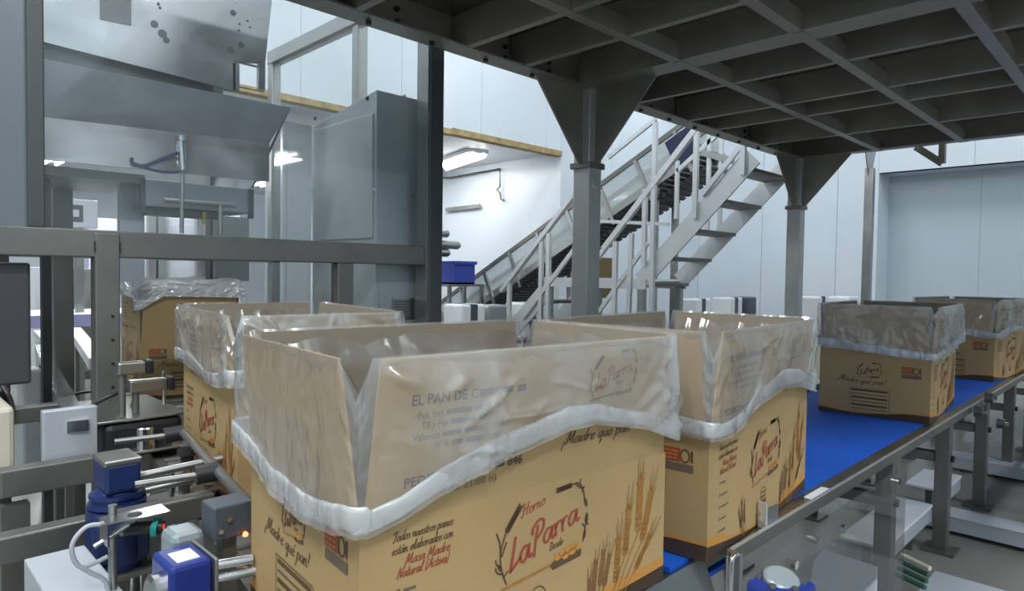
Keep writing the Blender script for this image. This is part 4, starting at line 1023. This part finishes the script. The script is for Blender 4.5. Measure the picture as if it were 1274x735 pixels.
# second blue motor, low
m2 = at(226, 712, Y=1.12)
t = thing('gear_motor', 'bright blue square gear motor with grey end cap at the bottom left', 'motor', (m2.x, 1.12, 0))
zt = at(226, 688, Y=1.12).z
MB().box(m2.x - .034, m2.x + .030, 1.07, 1.16, zt - .12, zt, .008).build('housing', BLUE, t)
MB().box(m2.x - .018, m2.x + .016, 1.085, 1.13, zt, zt + .001).build('type_plate', WHITE, t)
MB().lathe((m2.x - .034, 1.115, zt - .055), (-1, 0, 0), [(0, .034), (.012, .034), (.016, .028), (.016, 0)], 20).build('side_cover', STEEL, t)
MB().box(m2.x + .0, m2.x + .055, 1.165, 1.23, zt - .06, zt + .012, .012).build('end_cap', GREY_PAINT, t)
MB().box(m2.x + .030, m2.x + .036, 1.06, 1.24, zt - .11, zt - .0, .002).build('flange', STEEL, t)
for (ax_, ay, bx, by) in ((254, 705, 308, 690), (254, 722, 312, 704)):
    a = at(ax_, ay, Y=1.1); b = at(bx, by, Y=1.1); MB().tube([a, Vector((b.x, 1.08, b.z))], .0085, 10).build('shaft', STEEL_BR, t)
MB().box(m2.x - .03, m2.x + .03, 1.09, 1.14, .0, zt - .12).build('post', STEEL_DK, t)
hb = at(283, 642, Y=1.18)
t = thing('bracket', 'navy clamp bracket with bright bolts beside the big carton', 'bracket', (hb.x, 1.18, 0))
MB().box(hb.x - .035, hb.x + .035, 1.15, 1.21, hb.z - .03, hb.z + .03, .004).build('block', STRIPE, t)
for dx, dz in ((-.025, -.012), (-.01, .006), (.012, -.018)): MB().lathe((hb.x + dx, 1.15, hb.z + dz), (0, -1, 0), [(0, .0045), (.006, .0045), (.006, 0)], 8).build('bolt', STEEL_BR, t)
MB().box(hb.x - .012, hb.x + .012, 1.17, 1.20, 0, hb.z - .03).build('post', STEEL_DK, t)
rg = at(313, 662, Y=1.145)
MB().lathe((rg.x - .012, 1.145, rg.z), (.3, -1, 0), [(0, .005), (.004, .004), (.004, 0)], 12).build('red_glow_dot', REDGLOW, t)  # added glowing dot, stands in for red sensor light on the carton edge
MB().tube([(hb.x + .02, 1.17, hb.z - .02), (rg.x - .012, 1.147, rg.z)], .005, 8).build('glow_dot_arm', BLACK, t)

# ------------------------------------------------------------------ machine guard frame at the left
gf = thing('machine_guard', 'grey steel guard frame with clear panels round the bagging machine', 'guard', (1.0, 2.4, 0))
GY0, GY1 = 2.37, 2.43
MB().box(-1.2, 1.83, GY0 + .004, GY1 - .004, 1.185, 1.27, .004).build('rail', STEEL_DK, gf)
def gpost(x0, x1, y0, y1, z0, z1, m=STEEL_DK): return MB().box(x0, x1, y0, y1, z0, z1, .004).build('post', m, gf)
pst = gpost(.545, .614, GY0, GY1, .0, 1.262)
for k in range(9): MB().lathe((.592, GY0, 1.0 - k * .075), (0, -1, 0), [(0, .0055), (.001, .0055), (.001, 0)], 8).build('hole', BLACK, pst)
for xx in (.545, .614): MB().box(xx - .002, xx + .002, GY0 - .001, GY0 + .002, 1.20, 1.235).build('weld_slot', BLACK, gf)
gpost(1.39, 1.46, GY0, GY1, 0, 1.185)
MB().box(1.83, 1.905, 2.35, 2.45, 0, 2.75, .005).build('corner_post', GREY_DARK, gf)
MB().box(1.822, 1.83, 2.36, 2.44, 0, 2.75).build('post_edge', STEEL, gf)
MB().box(.378, .42, 2.38, 2.44, 1.27, 2.75, .004).build('post', GREY_DARK, gf)
MB().box(-1.0, .378, 2.40, 2.41, 1.272, 2.75).build('grey_panel', PANEL_DK, gf)
MB().box(-1.0, .392, 2.44, 2.8, .80, 1.165, .008).build('dark_panel', GREY_DARK, gf)
MB().box(-.05, .0, 2.5, 2.55, 0, .80).build('leg', GREY_DARK, gf)
gpost(1.895, 1.955, 3.05, 3.11, 0, 2.52, STEEL); gpost(1.89, 1.95, 4.03, 4.09, 0, 2.46, STEEL)
MB().box(1.885, 1.955, 2.46, 4.09, 2.44, 2.52, .004).build('top_beam', STEEL, gf)
MB().box(1.90, 1.905, 2.46, 4.03, 1.25, 2.44).build('clear_panel', CLEAR, gf)
MB().box(.42, 1.83, 2.425, 2.429, 1.272, 2.5).build('clear_panel', CLEAR, gf)
MB().box(.45, 1.95, 4.03, 4.09, 1.20, 1.26).build('rear_rail', STEEL, gf)
rp = at(78, 400, Y=3.3).x
gpost(rp - .035, rp + .035, 3.27, 3.33, 0, 1.5)
for px in (258, 428): 
    xx = at(px, 330, Y=4.06).x
    if px < 300: gpost(xx - .025, xx + .025, 4.035, 4.085, 0, 1.20, STEEL)
for xx, zz in ((1.0, 1.15), (.70, .86)): MB().lathe((.60, GY0, .4), (0, -1, 0), [(0, .008), (.006, .008), (.006, 0)], 6).build('bolt', STEEL_BR, gf)
# cabinet
cab = thing('electrical_cabinet', 'tall grey sheet metal cabinet beside the dark corner post', 'cabinet', (1.77, 2.76, 0))
cx0, cx1, cy0, cy1 = 1.632, 1.815, 2.475, 3.03
MB().prism([(cx0, cy0, .25), (cx0, cy0, 1.94), (cx0, cy1, 1.86), (cx0, cy1, .25)], (cx1 - cx0 + .075, 0, 0)).build('body', GREY_PAINT, cab, .003)
MB().box(cx0 - .008, cx0, cy0 + .02, cy1 - .02, 1.30, 1.84, .003).build('door', GREY_PAINT, cab)
MB().box(cx0 + .02, cx1 + .05, cy0 - .006, cy0, .5, 1.15, .002).build('lower_panel', GREY_PAINT, cab)
for xx in (cx0 + .03, cx1 + .04):
    for yy in (cy0 + .05, cy1 - .05): MB().box(xx - .02, xx + .02, yy - .02, yy + .02, 0, .25).build('leg', STEEL_DK, cab)
va, vb = at(488, 371, Y=cy0 - .01), at(515, 396, Y=cy0 - .01)
vg = MB().box(va.x, vb.x, cy0 - .014, cy0 - .006, vb.z, va.z, .002).build('vent_grille', STEEL, cab)
for k in range(7):
    zz = vb.z + (va.z - vb.z) * (k + .7) / 8; MB().box(va.x + .008, vb.x - .008, cy0 - .0165, cy0 - .014, zz - .0025, zz + .0025).build('slot', GREY_DARK, vg)
for px, py in ((466, 236), (512, 244)):
    p = at(px, py, Y=cy0 - .004); MB().lathe((p.x, cy0, p.z), (0, -1, 0), [(0, .008), (.006, .006), (.006, 0)], 8).build('screw', STEEL_BR, cab)
p = at(456, 122, X=cx0 - .01); 
for py_, px_ in ((122, 456), (147, 391)):
    p = at(px_, py_, X=cx0 - .006); MB().lathe((cx0, p.y, p.z), (-1, 0, 0), [(0, .01), (.006, .008), (.006, 0)], 8).build('screw', BLACK, cab)
MB().prism([(1.80, 2.62, 1.92), (1.89, 2.62, 1.92), (1.89, 2.62, 2.0)], (0, .03, 0)).build('lifting_wedge', GREY_PAINT, cab)

# ------------------------------------------------------------------ bagging machine with hopper
hp = thing('filling_hopper', 'smeared stainless hopper and plates of the bagging machine at the upper left', 'machine', (.9, 3.0, 0))
HY = 2.75
def HP(px, py, y=HY): return at(px, py, Y=y)
up = MB().prism([HP(31, -60), HP(31, 46), HP(293, 113), HP(293, 78), HP(330, 78), HP(345, -60)], (0, .02, 0)).build('upper_plate', STEEL_HOP, hp)
for (a, b) in (((292, 76), (330, 84)), ((322, 76), (330, 112)), ((292, 106), (330, 114)), ((290, 78), (298, 113))):
    p, q = HP(*a), HP(*b); MB().box(p.x, q.x, HY, HY + .02, q.z, p.z).build('window_frame', STEEL_HOP, up)
p, q = HP(125, 4), HP(163, 30)
MB().prism([HP(124, -10), HP(124, 24), HP(163, 32), HP(163, -10)], (0, -.003, 0)).build('notch_plate', GREY_DARK, up)
for px, py, r in ((192, 30, .014), (202, 42, .016), (207, 50, .012), (290, 16, .012), (287, 62, .013), (300, 56, .012), (197, 5, .006), (199, 10, .005), (298, 30, .004), (308, 26, .004), (311, 34, .004), (297, 38, .004)):
    p = HP(px, py); MB().lathe((p.x, HY, p.z), (0, -1, 0), [(0, r), (.002, r), (.002, 0)], 12).build('dark_spot', SMUDGE if r > .011 else BLACK, up)
fr_ = MB().prism([HP(50, 72, 2.70), HP(362, 134, 2.70), HP(335, 178, 2.74), HP(50, 145, 2.74)], (0, .012, 0)).build('hopper_front', STEEL_HOP, hp)
MB().prism([HP(50, 145, 2.74), HP(335, 178, 2.74), HP(335, 226, 2.69), HP(50, 198, 2.69)], (0, .012, 0)).build('hopper_skirt', STEEL_HOP, hp)
a, b = HP(50, 72, 2.70), HP(362, 134, 2.70)
MB().prism([a, a + Vector((0, .7, 0)), a + Vector((0, .7, -.34)), a + Vector((0, .14, -.34))], (.012, 0, 0)).build('hopper_side', STEEL_HOP, hp)
MB().prism([b, b + Vector((0, .7, 0)), b + Vector((-.1, .7, -.34)), b + Vector((-.1, .14, -.34))], (-.012, 0, 0)).build('hopper_side', STEEL_HOP, hp)
a2, b2x = HP(47, 200, 2.82), HP(178, 226, 2.82)
MB().box(a2.x, b2x.x, 2.80, 3.3, 1.475, 1.508).build('under_beam', STEEL_DK, hp)
p, q = HP(178, 222, 2.8), HP(311, 266, 2.8)
MB().box(p.x, q.x, 2.80, 3.0, q.z, p.z, .004).build('chute_box', STEEL_HOP, hp)
MB().box(p.x - .012, p.x + .006, 2.79, 2.81, q.z - .02, p.z).box(q.x - .006, q.x + .012, 2.79, 2.81, q.z - .02, p.z).build('chute_edge', GREY_DARK, hp)
MB().box(p.x + .02, q.x - .12, 2.82, 2.9, q.z - .03, q.z - .001).build('chute_lip', GREY_DARK, hp)
y1_ = HP(252, 270, 2.815); MB().box(y1_.x, y1_.x + .012, 2.812, 2.818, y1_.z - .03, y1_.z + .02).build('yellow_mark', YELLOW, hp)
p, q = HP(147, 225, 2.95), HP(178, 300, 2.95)
MB().box(p.x, q.x, 2.93, 2.96, 1.10, p.z).build('side_panel', WHITE_MET, hp)
p, q = HP(313, 236, 2.95), HP(341, 300, 2.95)
MB().box(p.x, q.x, 2.95, 2.955, 1.1, p.z).build('side_panel', CLEAR, hp)
p, q = HP(268, 268, 3.0), HP(310, 300, 3.0)
MB().box(p.x, q.x, 3.0, 3.03, 1.10, p.z).build('side_panel', STEEL, hp)
p = HP(52, 222, 2.9); q = HP(60, 285, 2.9)
MB().box(p.x - .005, q.x + .005, 2.88, 2.92, .0, p.z).build('frame_post', GREY_DARK, hp)
xr = b.x - .08
MB().box(xr - .03, xr + .03, 3.3, 3.36, 0, 2.6).build('frame_post', GREY_DARK, hp)
MB().box(.42, xr, 3.31, 3.35, 2.3, 2.36).build('frame_beam', GREY_DARK, hp)
MB().box(.40, .46, 3.3, 3.36, 0, 2.6).build('frame_post', GREY_DARK, hp)
a, b = HP(34, 50), HP(300, 118)
MB().box(.44, 1.06, 2.785, 2.84, 1.84, 2.02).build('gap_beam', GREY_DARK, hp)
# cylinder and hoses on the front of the hopper
cyl = thing('air_cylinder', 'slim bright air cylinder hanging in front of the hopper with navy hoses', 'cylinder', HP(226, 200, 2.68))
p, q, r_ = HP(225, 176, 2.70), HP(227, 212, 2.70), HP(226, 290, 2.70)
MB().tube([p, q], .016, 12).build('barrel', STEEL_BR, cyl); MB().tube([q, r_], .008, 10).build('piston_rod', STEEL, cyl)
MB().lathe(p, (0, 0, 1), [(0, .02), (.02, .022), (.02, 0)], 12).build('head', STEEL_BR, cyl)
MB().tube(smooth_pts([HP(x, y, 2.69) for x, y in ((164, 196), (166, 204), (180, 206), (200, 198), (222, 190))], 5), .006, 8).build('hose', NAVY, cyl)
MB().tube(smooth_pts([HP(x, y, 2.69) for x, y in ((166, 203), (185, 210), (205, 214), (222, 214))], 5), .006, 8).build('hose', NAVY, cyl)
MB().tube([HP(204, 249, 2.74), HP(293, 256, 2.74)], .009, 8).build('cross_rod', STEEL, cyl)
MB().tube([HP(274, 254, 2.74), HP(274, 292, 2.74)], .009, 8).build('drop_rod', STEEL, cyl)

# ------------------------------------------------------------------ lower left frames, boxes and rails
lf = thing('support_frame', 'grey steel base frame of square beams at the lower left', 'frame', (0, 2.0, 0))
def xbeam(pxa, pxb, y, h, m=STEEL_DK, d=.05, name='beam'):
    a, b = at(*pxa, Y=y), at(*pxb, Y=y); z = (a.z + b.z) / 2
    return MB().box(min(a.x, b.x) - .0, max(a.x, b.x), y, y + d, z - h, z, .004).build(name, m, lf)
xbeam((0, 585), (118, 570), 2.05, .07); xbeam((-60, 680), (118, 648), 1.75, .06)
xbeam((150, 640), (268, 612), 1.52, .05, STEEL_DK, .04); xbeam((0, 512), (75, 500), 2.5, .05)
for px, yy in ((20, 2.05), (60, 1.75)):
    a = at(px, 620, Y=yy); MB().box(a.x - .03, a.x + .03, yy + .005, yy + .045, 0, .55).build('leg', STEEL_DK, lf)
a, b = at(50, 510, Y=2.15), at(118, 562, Y=2.15)
t = tag(MB().box(a.x, b.x, 2.12, 2.15, b.z - .02, a.z, .003).build('cover_plate', WHITE_MET), 'white upright cover plate left of the upright blue motor', 'cover')
a, b = at(-30, 522, Y=2.0), at(30, 588, Y=2.0)
t = tag(MB().box(a.x, b.x, 2.12, 2.4, b.z - .02, a.z, .012).build('cream_box', CREAM), 'cream plastic box at the left edge of the picture', 'box')
a, b = at(40, 690, Y=1.6), at(118, 735, Y=1.6)
t = tag(MB().box(at(38, 690, Y=1.55).x, at(116, 690, Y=1.55).x, 1.3, 1.62, .40, at(70, 690, Y=1.6).z, .003).build('speckled_tray', WHITE_MET), 'white speckled tray at the bottom left corner', 'tray')
MB().box(.1, .14, 1.4, 1.44, 0, .40).build('leg', STEEL_DK, lf)
a, b = at(26, 460, Y=3.0), at(52, 500, Y=3.0)
t = tag(MB().box(a.x, b.x, 2.98, 3.1, b.z - .3, a.z, .01).build('white_box', WHITE), 'small white upright box below the dark panel at the left', 'box')
def railbar(pa, pb, z, w, h, label, m=STEEL_BR):
    a, b = ZP(*pa, z), ZP(*pb, z)
    t = thing('side_rail', label, 'rail', (a + b) / 2, 0, 'slanting side rails at the left')
    MB().bar(a, b, w, h).build('bar', m, t)
    for k in (.15, .85):
        p = a.lerp(b, k); MB().box(p.x - .01, p.x + .01, p.y - .01, p.y + .01, 0, z - h / 2).build('stand', STEEL_DK, t)
railbar((50, 432), (97, 530), .72, .05, .03, 'bright slanting side rail left of the punched post, nearest and longest')
railbar((93, 412), (122, 452), .72, .07, .05, 'white slanting side rail just left of the punched post', WHITE)
railbar((48, 414), (70, 436), .70, .06, .04, 'short white side rail beside the dark panel', WHITE)
def loop(pts, z, label, r=.006, m=CABLE_DK):
    return tag(MB().tube(smooth_pts([ZP(x, y, z + .02 * math.sin(i * 1.7)) for i, (x, y) in enumerate(pts)], 6), r, 6).build('cable', m), label, 'cable')
loop(((118, 487), (95, 490), (70, 503), (52, 520), (55, 532), (68, 538), (80, 535), (86, 520), (110, 505)), .66, 'looped grey cable hanging over the white cover plate', .005)
loop(((70, 536), (68, 548), (72, 556), (82, 550), (80, 540)), .66, 'small cable coil below the grey cable loop', .005)
loop(((-5, 478), (4, 492), (10, 512), (4, 520)), .72, 'thick black hose at the left edge below the dark panel', .02)
sb = ZP(95, 545, .62)
t = thing('sensor_block', 'dark sensor block on the machine base left of the punched post', 'sensor', (sb.x, sb.y, 0))
MB().box(sb.x - .03, sb.x + .05, sb.y - .03, sb.y + .03, sb.z - .03, sb.z + .02, .004).build('body', BLACK, t)
MB().box(sb.x - .02, sb.x + .04, sb.y - .032, sb.y - .02, sb.z - .12, sb.z - .03).build('plate', CREAM, t)
MB().box(sb.x - .01, sb.x + .02, sb.y - .02, sb.y + .02, 0, sb.z - .03).build('post', STEEL_DK, t)

# ------------------------------------------------------------------ room behind the machine
p = at(98, 266, Y=6.6)
t = thing('operator_panel', 'grey operator panel with screen on a blue-topped arm behind the machine', 'control panel', (p.x, 6.6, 0))
s_ = .0052
MB().box(p.x - .13, p.x + .13, 6.55, 6.65, p.z - .12, p.z + .12, .01).build('box', WHITE_MET, t)
MB().box(p.x - .09, p.x + .02, 6.545, 6.55, p.z - .07, p.z + .07).build('screen', GREY_DARK, t)
MB().box(p.x - .06, p.x - .01, 6.54, 6.545, p.z - .03, p.z + .03).build('display', WHITE_MET, t)
MB().bar((p.x - .10, 6.6, p.z + .12), (p.x - .07, 6.6, p.z + .36), .07, .06).build('arm', STEEL_DK, t)
MB().bar((p.x - .078, 6.6, p.z + .28), (p.x - .067, 6.6, p.z + .38), .075, .065).build('arm_cap', LIGHTBLUE, t)
MB().box(p.x - .03, p.x + .03, 6.57, 6.63, 0, p.z - .12).build('post', STEEL, t)
a, b = at(30, 392, Y=6.3), at(120, 404, Y=6.3)
t = thing('work_table', 'long white table with violet edge behind the left posts', 'table', ((a.x + b.x) / 2, 6.6, 0))
tz = at(60, 392, Y=6.3).z
MB().box(a.x - 1.2, b.x + .8, 6.3, 7.1, tz - .03, tz).build('top', WHITE, t)
MB().box(a.x - 1.2, b.x + .8, 6.285, 6.30, tz - .10, tz - .002).build('violet_edge', mat('violet_plastic', (.27, .28, .48), .45), t)
for xx in (a.x - 1.0, b.x + .6):
    for yy in (6.4, 7.0): MB().box(xx - .03, xx + .03, yy - .03, yy + .03, 0, tz - .03).build('leg', STEEL, t)
def standing_unit(px0, px1, py0, Y, m, label, name='storage_unit', cat='cabinet', z0=0., dep=.4):
    a, b = at(px0, py0, Y=Y), at(px1, py0, Y=Y)
    t = thing(name, label, cat, ((a.x + b.x) / 2, Y + dep / 2, 0))
    MB().box(a.x, b.x, Y, Y + dep, .08, a.z, .01).build('body', m, t)
    MB().box(a.x + .02, b.x - .02, Y + .03, Y + dep - .03, 0, .08).build('plinth', STEEL_DK, t)
    MB().box(a.x + .04, b.x - .04, Y - .012, Y, .2, a.z - .08, .003).build('door', m, t)
standing_unit(43, 54, 332, 7.6, WHITE, 'pale narrow cabinet seen beside the dark panel')
standing_unit(95, 116, 334, 7.9, STEEL, 'steel cabinet seen just left of the punched post')
standing_unit(110, 146, 270, 9.2, mat('lilac_panel', (.55, .55, .70), .4), 'lilac white machine cabinet far behind the operator panel', 'machine_cabinet')
standing_unit(175, 262, 268, 8.6, WHITE_MET, 'white framed machine block far behind the chute', 'machine_block', 'machine')
for k, px in enumerate((188, 200, 248)):
    p = at(px, 270, Y=8.5); tag(MB().box(p.x - .04, p.x + .04, 8.46, 8.54, 0, 1.9).build('upright_post', STEEL), ('leftmost', 'middle', 'rightmost')[k] + ' grey upright in front of the white machine block', 'post')
standing_unit(298, 330, 240, 7.4, WHITE_MET, 'white cabinet glimpsed right of the chute behind the guard')
standing_unit(352, 388, 150, 6.3, GREY_PAINT, 'grey steel unit behind the clear guard left of the cabinet')
